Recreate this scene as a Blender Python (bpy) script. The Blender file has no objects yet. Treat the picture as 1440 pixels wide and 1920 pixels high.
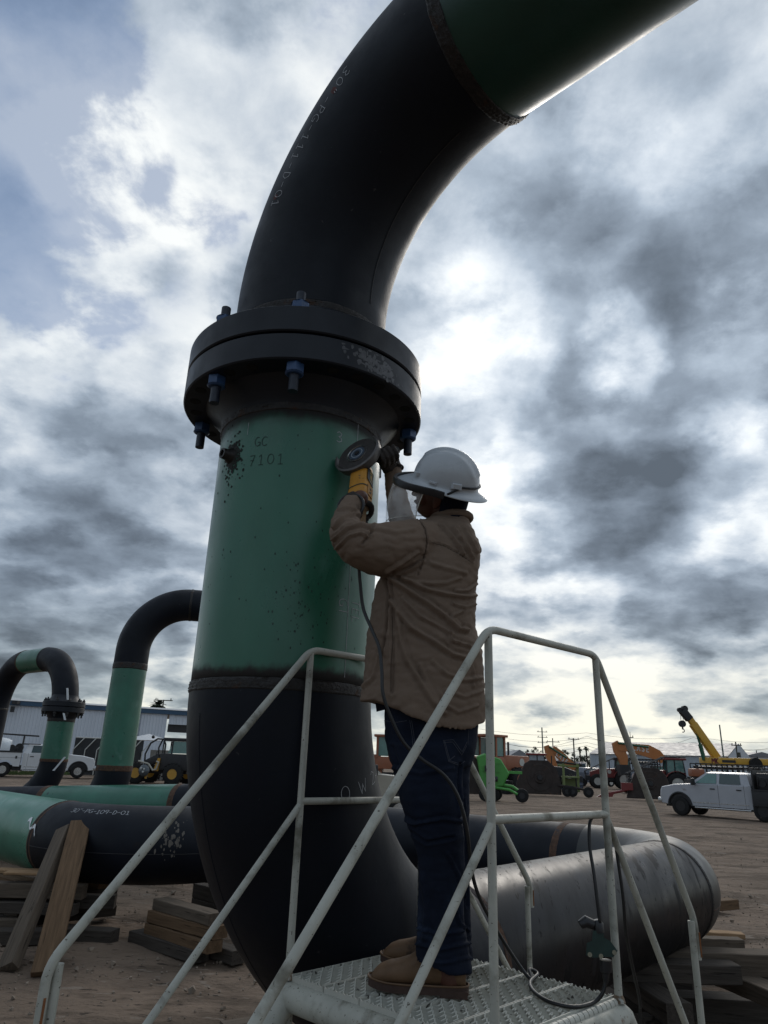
import bpy, bmesh, math, random
from mathutils import Vector, Matrix, Euler, noise
random.seed(7)
R = math.radians
S = bpy.context.scene
COL = S.collection
PI = math.pi

# ------------------------------------------------------------ camera, sky, sun
F, CZ = 1300.0, 1.72
PITCH, ROLL = R(19.843), math.atan(.0361)
cx_ = Vector((1, 0, 0)); cu0 = Vector((0, -math.sin(PITCH), math.cos(PITCH)))
cw = Vector((0, math.cos(PITCH), math.sin(PITCH)))
cr = cx_*math.cos(ROLL)+cu0*math.sin(ROLL); cu = cu0*math.cos(ROLL)-cx_*math.sin(ROLL)
cam = bpy.data.cameras.new('camera'); co = bpy.data.objects.new('camera', cam); COL.objects.link(co)
co.matrix_world = Matrix(((cr.x, cu.x, -cw.x, 0), (cr.y, cu.y, -cw.y, 0), (cr.z, cu.z, -cw.z, CZ), (0, 0, 0, 1)))
cam.sensor_fit = 'VERTICAL'; cam.sensor_height = 36; cam.lens = F/1920*36
cam.clip_start = .05; cam.clip_end = 6000
S.camera = co
S.view_settings.view_transform = 'Standard'; S.view_settings.look = 'None'
S.view_settings.exposure = 0.10; S.view_settings.gamma = 1

def ray(px, py):
    return (cw*F + cr*(px-720) - cu*(py-960)).normalized()
def A(px, py, Y):                      # point of the place seen at a pixel of the photo, at forward distance Y
    d = ray(px, py); return Vector((0, 0, CZ)) + d*(Y/d.y)
def G(px, py, z=0):                    # where that sight line meets the ground
    d = ray(px, py); return Vector((0, 0, CZ)) + d*((z-CZ)/d.z)

SUN = ray(1175, 640)
sun_el = math.asin(SUN.z); sun_az = math.atan2(SUN.x, SUN.y)
W = bpy.data.worlds.new('World'); S.world = W; W.use_nodes = True
nt = W.node_tree; nt.nodes.clear()
def wn(t, **k):
    n = nt.nodes.new(t)
    for a, b in k.items(): setattr(n, a, b)
    return n
L = nt.links.new
def mth(op, a, b=None, c=None, clamp=False):
    n = wn('ShaderNodeMath', operation=op); n.use_clamp = clamp
    for i, v in enumerate((a, b, c)):
        if v is None: continue
        if isinstance(v, (int, float)): n.inputs[i].default_value = v
        else: L(v, n.inputs[i])
    return n.outputs[0]
def build_sky():
    tc = wn('ShaderNodeTexCoord'); D = tc.outputs['Generated']
    sep = wn('ShaderNodeSeparateXYZ'); L(D, sep.inputs[0])
    zz = mth('ADD', mth('MAXIMUM', sep.outputs[2], 0.0), .30)
    cb = wn('ShaderNodeCombineXYZ'); L(mth('DIVIDE', sep.outputs[0], zz), cb.inputs[0]); L(mth('DIVIDE', sep.outputs[1], zz), cb.inputs[1])
    PL = cb.outputs[0]
    def nz(sc, det, ro, dist, vec=PL, off=0, lac=2.0):
        mp = wn('ShaderNodeMapping'); mp.inputs['Location'].default_value = (off, off*.7, off*.3); L(vec, mp.inputs[0])
        n = wn('ShaderNodeTexNoise'); n.inputs['Scale'].default_value = sc; n.inputs['Detail'].default_value = det
        n.inputs['Roughness'].default_value = ro; n.inputs['Distortion'].default_value = dist; n.inputs['Lacunarity'].default_value = lac
        L(mp.outputs[0], n.inputs['Vector']); return n
    # ragged direction used to place the big cloud masses
    w1 = nz(3.0, 6, .6, .2, D, 3.3)
    sc = wn('ShaderNodeVectorMath', operation='SUBTRACT'); L(w1.outputs['Color'], sc.inputs[0]); sc.inputs[1].default_value = (.5, .5, .5)
    ml = wn('ShaderNodeVectorMath', operation='SCALE'); L(sc.outputs[0], ml.inputs[0]); ml.inputs['Scale'].default_value = .22
    ad = wn('ShaderNodeVectorMath', operation='ADD'); L(D, ad.inputs[0]); L(ml.outputs[0], ad.inputs[1])
    nm = wn('ShaderNodeVectorMath', operation='NORMALIZE'); L(ad.outputs[0], nm.inputs[0]); DW = nm.outputs[0]
    def blobs(lst):
        acc = None
        for px, py, rad, amp in lst:
            v = ray(px, py)
            d = wn('ShaderNodeVectorMath', operation='DOT_PRODUCT'); L(DW, d.inputs[0]); d.inputs[1].default_value = v
            m = wn('ShaderNodeMapRange', interpolation_type='SMOOTHSTEP')
            m.inputs['From Min'].default_value = math.cos(R(rad*1.25)); m.inputs['From Max'].default_value = 1
            m.inputs['To Min'].default_value = 0; m.inputs['To Max'].default_value = amp
            L(d.outputs['Value'], m.inputs['Value'])
            acc = m.outputs[0] if acc is None else mth('ADD', acc, m.outputs[0])
        return acc
    thick = blobs([(1250, 900, 12, .22), (1290, 1000, 8, .18), (1350, 760, 9, .15), (1150, 960, 5, .10), (975, 835, 6, .20), (1110, 845, 6, .06), (1150, 555, 7, .22), (1270, 540, 7, .16),
                   (1380, 650, 8, .10), (60, 660, 9, .06), (210, 1010, 8, .13), (110, 960, 7, .05), (290, 1100, 6, .14), (180, 560, 9, .07),
                   (960, 1060, 6, .24), (1400, 240, 18, .05), (1410, 1100, 7, .2), (1180, 1215, 5, .18), (1330, 1260, 6, .12), (40, 1130, 6, .12), (960, 400, 8, .08), (1230, 290, 8, .16), (1010, 520, 6, .12),
                   (100, 880, 6, .10), (60, 1250, 6, .12), (1300, 420, 9, .0), (300, 860, 7, .10), (520, 330, 10, .08), (60, 100, 9, .10), (330, 60, 7, .06)])
    bright = blobs([(1180, 655, 3.6, .42), (900, 640, 6, .10), (1415, 960, 6, .42), (930, 920, 6, .26), (1080, 360, 9, .03), (250, 360, 6, .26),
                    (300, 190, 8, .14), (540, 90, 10, .10), (150, 200, 5, .24), (60, 560, 5, .14), (190, 300, 4, .2), (1430, 470, 4, .16), (820, 770, 6, .12), (110, 770, 7, .13), (410, 400, 4, .20), (230, 440, 4, .2),
                    (1060, 1120, 8, .14), (1180, 1290, 8, .16), (950, 1290, 8, .16), (1350, 1340, 9, .18), (340, 950, 6, .10), (1270, 1040, 4, .2), (30, 800, 5, .1), (1200, 720, 4, .12)])
    blue = blobs([(20, 60, 8, .34), (10, 340, 9, .46), (120, 60, 6, .22), (345, 335, 3, .42), (430, 390, 3, .40), (690, 0, 5, .4), (60, 470, 9, .34), (250, 20, 4, .25), (260, 280, 3, .25), (-250, 250, 20, .40), (350, 480, 6, .12)])
    n1 = nz(2.4, 7, .52, .1, PL, 1.7).outputs['Fac']
    n2 = nz(9.0, 9, .60, .2, PL, 6.1).outputs['Fac']
    n3 = nz(1.1, 4, .5, .2, PL, 2.2).outputs['Fac']
    # cellular cloud deck: thick grey centres, thin bright gaps, edges torn by noise
    wc = nz(3.2, 7, .60, 0, PL, 8.8)
    s1 = wn('ShaderNodeVectorMath', operation='SUBTRACT'); L(wc.outputs['Color'], s1.inputs[0]); s1.inputs[1].default_value = (.5, .5, .5)
    s2 = wn('ShaderNodeVectorMath', operation='SCALE'); L(s1.outputs[0], s2.inputs[0]); s2.inputs['Scale'].default_value = .42
    s3 = wn('ShaderNodeVectorMath', operation='ADD'); L(PL, s3.inputs[0]); L(s2.outputs[0], s3.inputs[1])
    def cells(sc, off):
        mp = wn('ShaderNodeMapping'); mp.inputs['Location'].default_value = (off, off*.6, 0); L(s3.outputs[0], mp.inputs[0])
        v = wn('ShaderNodeTexVoronoi', voronoi_dimensions='2D', feature='SMOOTH_F1'); v.inputs['Scale'].default_value = sc; v.inputs['Smoothness'].default_value = .55; L(mp.outputs[0], v.inputs['Vector'])
        return mth('SUBTRACT', .42, v.outputs['Distance'])
    T = mth('ADD', mth('MULTIPLY', cells(3.6, .3), .62), mth('MULTIPLY', cells(7.5, 3.1), .34))
    T = mth('ADD', T, mth('ADD', mth('MULTIPLY', mth('SUBTRACT', n1, .5), .62), mth('MULTIPLY', mth('SUBTRACT', n2, .5), .50)))
    T = mth('ADD', T, mth('MULTIPLY', mth('SUBTRACT', n3, .5), .3))
    T = mth('ADD', mth('ADD', T, .285), mth('SUBTRACT', thick, bright))
    cr_ = wn('ShaderNodeValToRGB'); L(T, cr_.inputs[0]); e = cr_.color_ramp; e.interpolation = 'LINEAR'
    stops = [(0.0, (.93, .95, .94)), (.13, (.76, .80, .83)), (.28, (.54, .60, .67)), (.44, (.355, .42, .50)), (.60, (.235, .285, .35)), (.80, (.148, .182, .228)), (1, (.092, .114, .143))]
    while len(e.elements) > 1: e.elements.remove(e.elements[-1])
    e.elements[0].position = stops[0][0]; e.elements[0].color = (*stops[0][1], 1)
    for p, c in stops[1:]:
        q = e.elements.new(p); q.color = (*c, 1)
    # clouds near the sun glow warm-white, unseen sky behind the viewer dimmed for backlight
    dt = wn('ShaderNodeVectorMath', operation='DOT_PRODUCT'); L(D, dt.inputs[0]); dt.inputs[1].default_value = SUN
    g1 = wn('ShaderNodeMapRange', interpolation_type='SMOOTHSTEP'); L(dt.outputs['Value'], g1.inputs['Value'])
    g1.inputs['From Min'].default_value = -.3; g1.inputs['From Max'].default_value = .95; g1.inputs['To Min'].default_value = .62; g1.inputs['To Max'].default_value = 1.0
    g2 = wn('ShaderNodeMapRange', interpolation_type='SMOOTHSTEP'); L(dt.outputs['Value'], g2.inputs['Value'])
    g2.inputs['From Min'].default_value = .90; g2.inputs['From Max'].default_value = 1; g2.inputs['To Max'].default_value = .22
    fac = mth('ADD', g1.outputs[0], g2.outputs[0])
    hz = wn('ShaderNodeMapRange', interpolation_type='SMOOTHSTEP'); L(sep.outputs[2], hz.inputs['Value'])
    hz.inputs['From Min'].default_value = .0; hz.inputs['From Max'].default_value = .24; hz.inputs['To Min'].default_value = 1; hz.inputs['To Max'].default_value = 0
    wm = wn('ShaderNodeMix', data_type='RGBA', blend_type='MULTIPLY'); L(hz.outputs[0], wm.inputs['Factor']); L(cr_.outputs[0], wm.inputs['A']); wm.inputs['B'].default_value = (1.04, .985, .84, 1)
    aw = wn('ShaderNodeMapRange'); L(dt.outputs['Value'], aw.inputs['Value']); aw.inputs['From Min'].default_value = -.2; aw.inputs['From Max'].default_value = .9; aw.inputs['To Min'].default_value = 1; aw.inputs['To Max'].default_value = 0
    wb = wn('ShaderNodeMix', data_type='RGBA', blend_type='MULTIPLY'); L(aw.outputs[0], wb.inputs['Factor']); L(wm.outputs['Result'], wb.inputs['A']); wb.inputs['B'].default_value = (.86, .96, 1.07, 1)
    cl = wn('ShaderNodeVectorMath', operation='SCALE'); L(wb.outputs['Result'], cl.inputs[0]); L(fac, cl.inputs['Scale'])
    # blue gaps show the clear sky behind
    sky = wn('ShaderNodeTexSky', sky_type='NISHITA'); sky.sun_disc = False; sky.sun_elevation = sun_el; sky.sun_rotation = sun_az
    sk = wn('ShaderNodeVectorMath', operation='SCALE'); L(sky.outputs[0], sk.inputs[0]); sk.inputs['Scale'].default_value = .11
    skt = wn('ShaderNodeMix', data_type='RGBA'); skt.inputs['Factor'].default_value = .55; L(sk.outputs[0], skt.inputs['A']); skt.inputs['B'].default_value = (.17, .26, .44, 1)
    B = mth('ADD', mth('MULTIPLY', blue, .85), mth('MULTIPLY', mth('SUBTRACT', .5, n2), 2.6))
    B = mth('ADD', B, mth('MULTIPLY', mth('SUBTRACT', .5, n1), 1.5))
    B = mth('SUBTRACT', B, mth('MULTIPLY', bright, 1.0))
    B = mth('MULTIPLY', B, mth('MULTIPLY', blue, 2.6, clamp=True))
    bm_ = wn('ShaderNodeMapRange', interpolation_type='SMOOTHSTEP'); L(B, bm_.inputs['Value'])
    bm_.inputs['From Min'].default_value = .0; bm_.inputs['From Max'].default_value = .60; bm_.inputs['To Max'].default_value = .68
    mx = wn('ShaderNodeMix', data_type='RGBA'); L(bm_.outputs[0], mx.inputs['Factor']); L(cl.outputs[0], mx.inputs['A']); L(skt.outputs['Result'], mx.inputs['B'])
    bg = wn('ShaderNodeBackground'); L(mx.outputs['Result'], bg.inputs[0]); bg.inputs[1].default_value = 1.0
    out = wn('ShaderNodeOutputWorld'); L(bg.outputs[0], out.inputs[0])
build_sky()
sl = bpy.data.lights.new('sun', 'SUN'); sl.energy = .7; sl.angle = R(18); sl.color = (1, .93, .84)
so = bpy.data.objects.new('sun', sl); COL.objects.link(so)
so.rotation_euler = (-SUN).to_track_quat('-Z', 'Y').to_euler(); so.location = SUN*100

# ------------------------------------------------------------ materials
MATS = {}
def mat(name, col, rough=.6, metal=0, var=.15, vs=4, vdet=6, spots=(), bump=None, coat=0, spec=.5, stretch=(1, 1, 1), trans=0, rvar=.1, emit=None, zband=None, rot=0):
    """procedural principled material; spots = [(colour, scale, threshold, softness, rough)]"""
    if name in MATS: return MATS[name]
    m = bpy.data.materials.new(name); m.use_nodes = True; MATS[name] = m
    t = m.node_tree; b = t.nodes['Principled BSDF']; K = t.links.new
    def N(ty, **k):
        n = t.nodes.new(ty)
        for a, c in k.items(): setattr(n, a, c)
        return n
    tc = N('ShaderNodeTexCoord'); mp = N('ShaderNodeMapping'); K(tc.outputs['Object'], mp.inputs[0]); mp.inputs['Scale'].default_value = stretch; mp.inputs['Rotation'].default_value = (0, 0, rot)
    def nz(sc, det=6, ro=.55, off=0, dist=.0):
        n = N('ShaderNodeTexNoise'); n.inputs['Scale'].default_value = sc; n.inputs['Detail'].default_value = det; n.inputs['Roughness'].default_value = ro
        n.inputs['Distortion'].default_value = dist
        q = N('ShaderNodeVectorMath', operation='ADD'); K(mp.outputs[0], q.inputs[0]); q.inputs[1].default_value = (off, off*1.3, off*.7); K(q.outputs[0], n.inputs[0])
        return n.outputs['Fac']
    n0 = nz(vs, vdet)
    mr = N('ShaderNodeMapRange'); K(n0, mr.inputs[0]); mr.inputs[1].default_value = .25; mr.inputs[2].default_value = .75; mr.inputs[3].default_value = 1-var; mr.inputs[4].default_value = 1+var
    sc = N('ShaderNodeVectorMath', operation='SCALE'); sc.inputs[0].default_value = col; K(mr.outputs[0], sc.inputs['Scale'])
    c = sc.outputs[0]
    rr = N('ShaderNodeMapRange'); K(nz(vs*2.3, 5, .6, 4.4), rr.inputs[0]); rr.inputs[1].default_value = .3; rr.inputs[2].default_value = .7
    rr.inputs[3].default_value = max(.02, rough-rvar); rr.inputs[4].default_value = min(1, rough+rvar); rgh = rr.outputs[0]
    for i, sp in enumerate(spots):
        scol, ssc, th, soft, sr = sp
        k = N('ShaderNodeMapRange', interpolation_type='SMOOTHSTEP'); K(nz(ssc, 8, .6, 9.1+i*5.7, .3), k.inputs[0]); k.inputs[1].default_value = th; k.inputs[2].default_value = th+soft
        x = N('ShaderNodeMix', data_type='RGBA'); K(k.outputs[0], x.inputs['Factor']); K(c, x.inputs['A']); x.inputs['B'].default_value = (*scol, 1); c = x.outputs['Result']
        y = N('ShaderNodeMix', data_type='FLOAT'); K(k.outputs[0], y.inputs[0]); K(rgh, y.inputs[2]); y.inputs[3].default_value = sr; rgh = y.outputs[0]
    if zband:      # scorched / ground-back coating next to a weld: (list of (z0, z1, softness)) in world height
        gp = N('ShaderNodeNewGeometry'); sp_ = N('ShaderNodeSeparateXYZ'); K(gp.outputs['Position'], sp_.inputs[0])
        zn = N('ShaderNodeMath', operation='MULTIPLY_ADD'); K(nz(9, 8, .65, 2.2), zn.inputs[0]); zn.inputs[1].default_value = .10; K(sp_.outputs[2], zn.inputs[2])
        for z0, z1, soft in zband:
            k = N('ShaderNodeMapRange', interpolation_type='SMOOTHSTEP'); K(zn.outputs[0], k.inputs[0]); k.inputs[1].default_value = z0+.05; k.inputs[2].default_value = z0+.05+soft
            if z1 > z0: k.inputs[3].default_value = 0; k.inputs[4].default_value = 1
            else: k.inputs[3].default_value = 1; k.inputs[4].default_value = 0
            x = N('ShaderNodeMix', data_type='RGBA'); K(k.outputs[0], x.inputs['Factor']); K(c, x.inputs['A']); x.inputs['B'].default_value = (.018, .016, .015, 1); c = x.outputs['Result']
            y = N('ShaderNodeMix', data_type='FLOAT'); K(k.outputs[0], y.inputs[0]); K(rgh, y.inputs[2]); y.inputs[3].default_value = .7; rgh = y.outputs[0]
    K(c, b.inputs['Base Color']); K(rgh, b.inputs['Roughness'])
    b.inputs['Metallic'].default_value = metal; b.inputs['Specular IOR Level'].default_value = spec
    b.inputs['Coat Weight'].default_value = coat; b.inputs['Coat Roughness'].default_value = .12
    if trans: b.inputs['Transmission Weight'].default_value = trans; b.inputs['IOR'].default_value = 1.45
    if bump:
        bs = bump if isinstance(bump, list) else [bump]; prev = None
        for i, (s_, st, ds) in enumerate(bs):
            bn = N('ShaderNodeBump'); bn.inputs['Strength'].default_value = st; bn.inputs['Distance'].default_value = ds; K(nz(s_, 8, .6, 1.1+i*3), bn.inputs['Height'])
            if prev: K(prev, bn.inputs['Normal'])
            prev = bn.outputs[0]
        K(prev, b.inputs['Normal'])
    return m

GREEN = (.025, .135, .082)
m_green_main = mat('green_epoxy_riser', GREEN, .33, var=.25, vs=2.2, spots=[((.012, .03, .024), 14, .735, .03, .5), ((.055, .17, .12), 2.2, .56, .25, .42), ((.014, .070, .046), 1.4, .55, .2, .36)], bump=[(60, .12, .002)], zband=[(2.03, 1, -.06+.1), (3.06, 9, .08)], stretch=(1, 1, .6), spec=.6)
m_green = mat('green_epoxy', (.028, .135, .088), .36, var=.25, vs=2.5, spots=[((.02, .05, .04), 10, .66, .05, .5), ((.10, .22, .17), 2.5, .6, .2, .4)], bump=[(50, .12, .002)], spec=.6)
m_black = mat('mill_black_pipe', (.0050, .0070, .0125), .56, var=.35, vs=2, spots=[((.035, .035, .038), 26, .68, .05, .6), ((.022, .014, .012), 3, .66, .12, .65)], bump=[(40, .2, .003)], spec=.24)
m_black_worn = mat('mill_black_pipe_scratched', (.0075, .0073, .0095), .36, var=.5, vs=3, vdet=9, spots=[((.007, .007, .008), 5, .56, .05, .55), ((.020, .019, .021), 14, .60, .14, .5), ((.006, .006, .007), 22, .62, .03, .6), ((.05, .040, .03), .9, .68, .06, .7)], bump=[(30, .2, .002)], spec=.14, stretch=(1.6, .45, .45), rot=-R(90-40.5))
m_weld = mat('weld_bead', (.024, .021, .020), .50, metal=.3, var=.5, vs=40, spots=[((.060, .034, .022), 12, .58, .1, .8)], bump=[(70, .8, .006)])
m_rustw = mat('rusty_weld', (.085, .044, .026), .85, var=.5, vs=30, spots=[((.04, .03, .03), 9, .55, .1, .8)], bump=[(60, .7, .006)])
m_flange = mat('flange_steel', (.008, .0102, .016), .47, var=.25, vs=3, spots=[((.05, .05, .052), 9, .72, .03, .6), ((.03, .017, .014), 5, .66, .1, .7)], bump=[(50, .15, .002)], spec=.35)
m_bolt = mat('blue_coated_bolt', (.028, .07, .17), .42, var=.2, vs=20, bump=[(80, .2, .002)])
m_bolt_d = mat('dark_stud', (.014, .02, .035), .5, var=.2, vs=20)
m_rail = mat('chipped_white_rail_paint', (.42, .415, .36), .55, var=.16, vs=9, spots=[((.17, .16, .125), 5, .50, .16, .7), ((.10, .09, .07), 95, .63, .04, .8), ((.15, .070, .03), 7, .655, .04, .9), ((.05, .045, .04), 60, .69, .03, .8)], bump=[(90, .25, .002)])
m_deck = mat('worn_grey_white_deck', (.47, .465, .41), .5, var=.12, vs=6, spots=[((.08, .075, .065), 30, .62, .04, .8), ((.2, .1, .05), 11, .70, .04, .9)], bump=[(60, .3, .003)])
m_rust = mat('rust_streak', (.22, .085, .03), .9, var=.4, vs=20, bump=[(60, .5, .003)])
def wood(n, c):
    return mat(n, c, .85, var=.35, vs=3, stretch=(1, 14, 14), vdet=8, spots=[((c[0]*.35, c[1]*.35, c[2]*.35), 2.2, .62, .06, .9)], bump=[(5, .6, .008), (40, .3, .002)], spec=.2, rvar=.05)
WOODS = [wood('weathered_timber_grey', (.105, .082, .062)), wood('weathered_timber_brown', (.125, .078, .045)), wood('timber_dark', (.060, .050, .042)), wood('fresh_timber', (.30, .19, .105))]
m_rubber = mat('tyre_rubber', (.017, .017, .017), .8, var=.2, vs=10, spots=[((.09, .075, .06), 5, .6, .2, .9)], bump=[(30, .3, .01)], spec=.3)
m_cord = mat('black_cord', (.012, .012, .013), .45, var=.1)
m_plast = mat('black_plastic', (.014, .014, .016), .4, var=.15, vs=15)
m_dark = mat('dark_steel', (.022, .022, .024), .55, var=.25, vs=5)
m_glass = mat('vehicle_glass', (.035, .06, .06), .08, var=.1, spec=.8)
m_glassg = mat('tinted_green_cab_glass', (.10, .21, .19), .08, var=.15, spec=.8)
m_chrome = mat('bright_metal', (.5, .5, .5), .25, metal=.9, var=.1)
m_chalk = mat('chalk_paint_stick', (.42, .43, .45), .9, var=.3, vs=60)
m_chalkw = mat('white_paint_drip', (.75, .76, .78), .6, var=.1)
m_orchalk = mat('orange_marker', (.55, .22, .10), .9, var=.3, vs=40)
m_blk_ink = mat('dark_ink', (.008, .030, .022), .6, var=.2)

# ------------------------------------------------------------ mesh helpers
WM = {}
class MB:
    def __init__(s): s.v = []; s.f = []; s.sm = []
    def add(s, vs, fs, M=None, smooth=True):
        o = len(s.v)
        for p in vs:
            p = Vector(p); s.v.append(M @ p if M is not None else p)
        for f in fs: s.f.append([o+i for i in f]); s.sm.append(smooth)
        return s
    def box(s, c, sz, M=None, rot=None, bev=0):
        x, y, z = sz[0]/2, sz[1]/2, sz[2]/2
        c = Vector(c); Q = Euler(rot).to_matrix() if rot else Matrix.Identity(3)
        if bev > 0:
            b = min(bev, x*.9, y*.9, z*.9)
            pts = []
            bm = bmesh.new(); bmesh.ops.create_cube(bm, size=1)
            for v in bm.verts: v.co = Vector((v.co.x*2*x, v.co.y*2*y, v.co.z*2*z))
            bmesh.ops.bevel(bm, geom=bm.edges[:], offset=b, segments=2, affect='EDGES', profile=.6)
            bm.verts.index_update()
            s.add([Q @ v.co + c for v in bm.verts], [[v.index for v in f.verts] for f in bm.faces], M); bm.free(); return s
        vs = [Q @ Vector((a*x, b*y, d*z)) + c for a in (-1, 1) for b in (-1, 1) for d in (-1, 1)]
        return s.add(vs, [(0, 1, 3, 2), (4, 6, 7, 5), (0, 4, 5, 1), (2, 3, 7, 6), (0, 2, 6, 4), (1, 5, 7, 3)], M, False)
    def cyl(s, p0, p1, r0, r1=None, n=16, M=None, cap=True):
        p0 = Vector(p0); p1 = Vector(p1); r1 = r0 if r1 is None else r1
        d = (p1-p0).normalized(); a = d.orthogonal().normalized(); b = d.cross(a)
        vs = [p+(a*math.cos(2*PI*i/n)+b*math.sin(2*PI*i/n))*r for p, r in ((p0, r0), (p1, r1)) for i in range(n)]
        fs = [(i, (i+1) % n, n+(i+1) % n, n+i) for i in range(n)]
        s.add(vs, fs, M)
        if cap: s.add(vs[:n], [list(range(n))[::-1]], M, False); s.add(vs[n:], [list(range(n))], M, False)
        return s
    def rings(s, rs, M=None, close=True, caps=True):
        """rs: list of rings, each a list of points (same length)"""
        n = len(rs[0]); vs = [p for r in rs for p in r]; fs = []
        for i in range(len(rs)-1):
            for j in range(n if close else n-1):
                fs.append((i*n+j, i*n+(j+1) % n, (i+1)*n+(j+1) % n, (i+1)*n+j))
        if caps and close: fs.append(list(range(n))[::-1]); fs.append([(len(rs)-1)*n+j for j in range(n)])
        return s.add(vs, fs, M)
    def tube(s, pts, r, n=12, M=None, caps=True, up=None):
        pts = [Vector(p) for p in pts]; rs = []; pr = None
        for i, p in enumerate(pts):
            t = ((pts[min(i+1, len(pts)-1)]-p).normalized() + (p-pts[max(i-1, 0)]).normalized())
            t = t.normalized() if t.length > 1e-6 else Vector((0, 0, 1))
            a = (pr - t*pr.dot(t)) if pr else t.orthogonal()
            a = a.normalized() if a.length > 1e-6 else t.orthogonal().normalized(); pr = a; b = t.cross(a)
            k = 1.0
            if 0 < i < len(pts)-1:
                c_ = max(.5, (pts[i]-pts[i-1]).normalized().dot(t)); k = 1/c_ if c_ < .999 else 1
            rad = r[i] if isinstance(r, (list, tuple)) else r
            rs.append([p+(a*math.cos(2*PI*j/n)+b*math.sin(2*PI*j/n))*rad for j in range(n)])
        return s.rings(rs, M, caps=caps)
    def lathe(s, prof, M=None, n=24, arc=2*PI):
        """prof [(r,z)] around local z"""
        full = abs(arc-2*PI) < 1e-6; k = n if full else n+1
        rs = [[(r*math.cos(arc*j/n), r*math.sin(arc*j/n), z) for j in range(k)] for r, z in prof]
        return s.rings(rs, M, close=full, caps=False)
    def prism(s, prof, y0, y1, M=None, bev=0, axis='y'):
        """profile in (x,z) extruded along y with softened long edges"""
        cx = sum(p[0] for p in prof)/len(prof); cz = sum(p[1] for p in prof)/len(prof)
        ys = [(y0, 1)] if bev <= 0 else [(y0, 1-bev/ .8), (y0+(bev if y1 > y0 else -bev), 1)]
        ys += [(y1, 1)] if bev <= 0 else [(y1-(bev if y1 > y0 else -bev), 1), (y1, 1-bev/.8)]
        def mk(y, k):
            q = [((p[0]-cx)*k+cx, (p[1]-cz)*k+cz) for p in prof]
            return [(a, y, b) if axis == 'y' else ((y, a, b) if axis == 'x' else (a, b, y)) for a, b in q]
        rs = [mk(y, k) for y, k in ys]
        n = len(prof); vs = [p for r in rs for p in r]; fs = []
        for i in range(len(rs)-1):
            for j in range(n): fs.append((i*n+j, i*n+(j+1) % n, (i+1)*n+(j+1) % n, (i+1)*n+j))
        s.add(vs, fs, M, bev > 0); s.add(rs[0], [list(range(n))[::-1]], M, False); s.add(rs[-1], [list(range(n))], M, False)
        return s
    def sphere(s, c, r, M=None, n=12, sc=(1, 1, 1)):
        c = Vector(c); rs = []
        for i in range(n+1):
            th = PI*i/n
            rs.append([c+Vector((r*sc[0]*max(math.sin(th), .001)*math.cos(2*PI*j/(2*n)), r*sc[1]*max(math.sin(th), .001)*math.sin(2*PI*j/(2*n)), r*sc[2]*math.cos(th))) for j in range(2*n)])
        return s.rings(rs, M, caps=False)
    def build(s, name, m, parent=None, world=True, sharp=38):
        """world=True: vertices are in world space, else in the parent's space"""
        me = bpy.data.meshes.new(name)
        vs = s.v
        if parent is not None and world:
            inv = WM[parent.name].inverted(); vs = [inv @ v for v in vs]
        me.from_pydata([tuple(v) for v in vs], [], s.f)
        me.polygons.foreach_set('use_smooth', s.sm)
        bm = bmesh.new(); bm.from_mesh(me); bmesh.ops.recalc_face_normals(bm, faces=bm.faces[:]); bm.to_mesh(me); bm.free()
        if sharp: me.set_sharp_from_angle(angle=R(sharp))
        o = bpy.data.objects.new(name, me); COL.objects.link(o)
        if m: me.materials.append(m)
        if parent is not None: o.parent = parent; WM[o.name] = WM[parent.name]
        else: WM[o.name] = Matrix.Identity(4)
        return o
def thing(name, label, cat, loc=(0, 0, 0), az=0, group=None, scale=1):
    """az: heading of local +x, degrees clockwise from +Y (forward)"""
    o = bpy.data.objects.new(name, None); COL.objects.link(o); o.empty_display_size = .2
    rz = R(90-az) if az != 0 else 0
    o.location = loc; o.rotation_euler = (0, 0, rz); o.scale = (scale,)*3
    WM[o.name] = Matrix.Translation(Vector(loc)) @ Matrix.Rotation(rz, 4, 'Z') @ Matrix.Scale(scale, 4)
    tag(o, label, cat, group); return o
def tag(o, label=None, cat=None, group=None, kind=None):
    if label: o['label'] = label
    if cat: o['category'] = cat
    if group: o['group'] = group
    if kind: o['kind'] = kind
    return o
def copy_tree(o, parent=None):
    c = o.copy(); COL.objects.link(c)
    if parent: c.parent = parent
    for ch in list(o.children): copy_tree(ch, c)
    return c
def basis(o, z, x=None):
    z = Vector(z).normalized(); x = Vector(x) if x is not None else z.orthogonal()
    x = (x-z*x.dot(z)).normalized(); y = z.cross(x)
    return Matrix(((x.x, y.x, z.x, o[0]), (x.y, y.y, z.y, o[1]), (x.z, y.z, z.z, o[2]), (0, 0, 0, 1)))
def fbm(p, sc, oc=4):
    return noise.fractal(Vector(p)*sc, 1.0, 2.0, oc)

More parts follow.
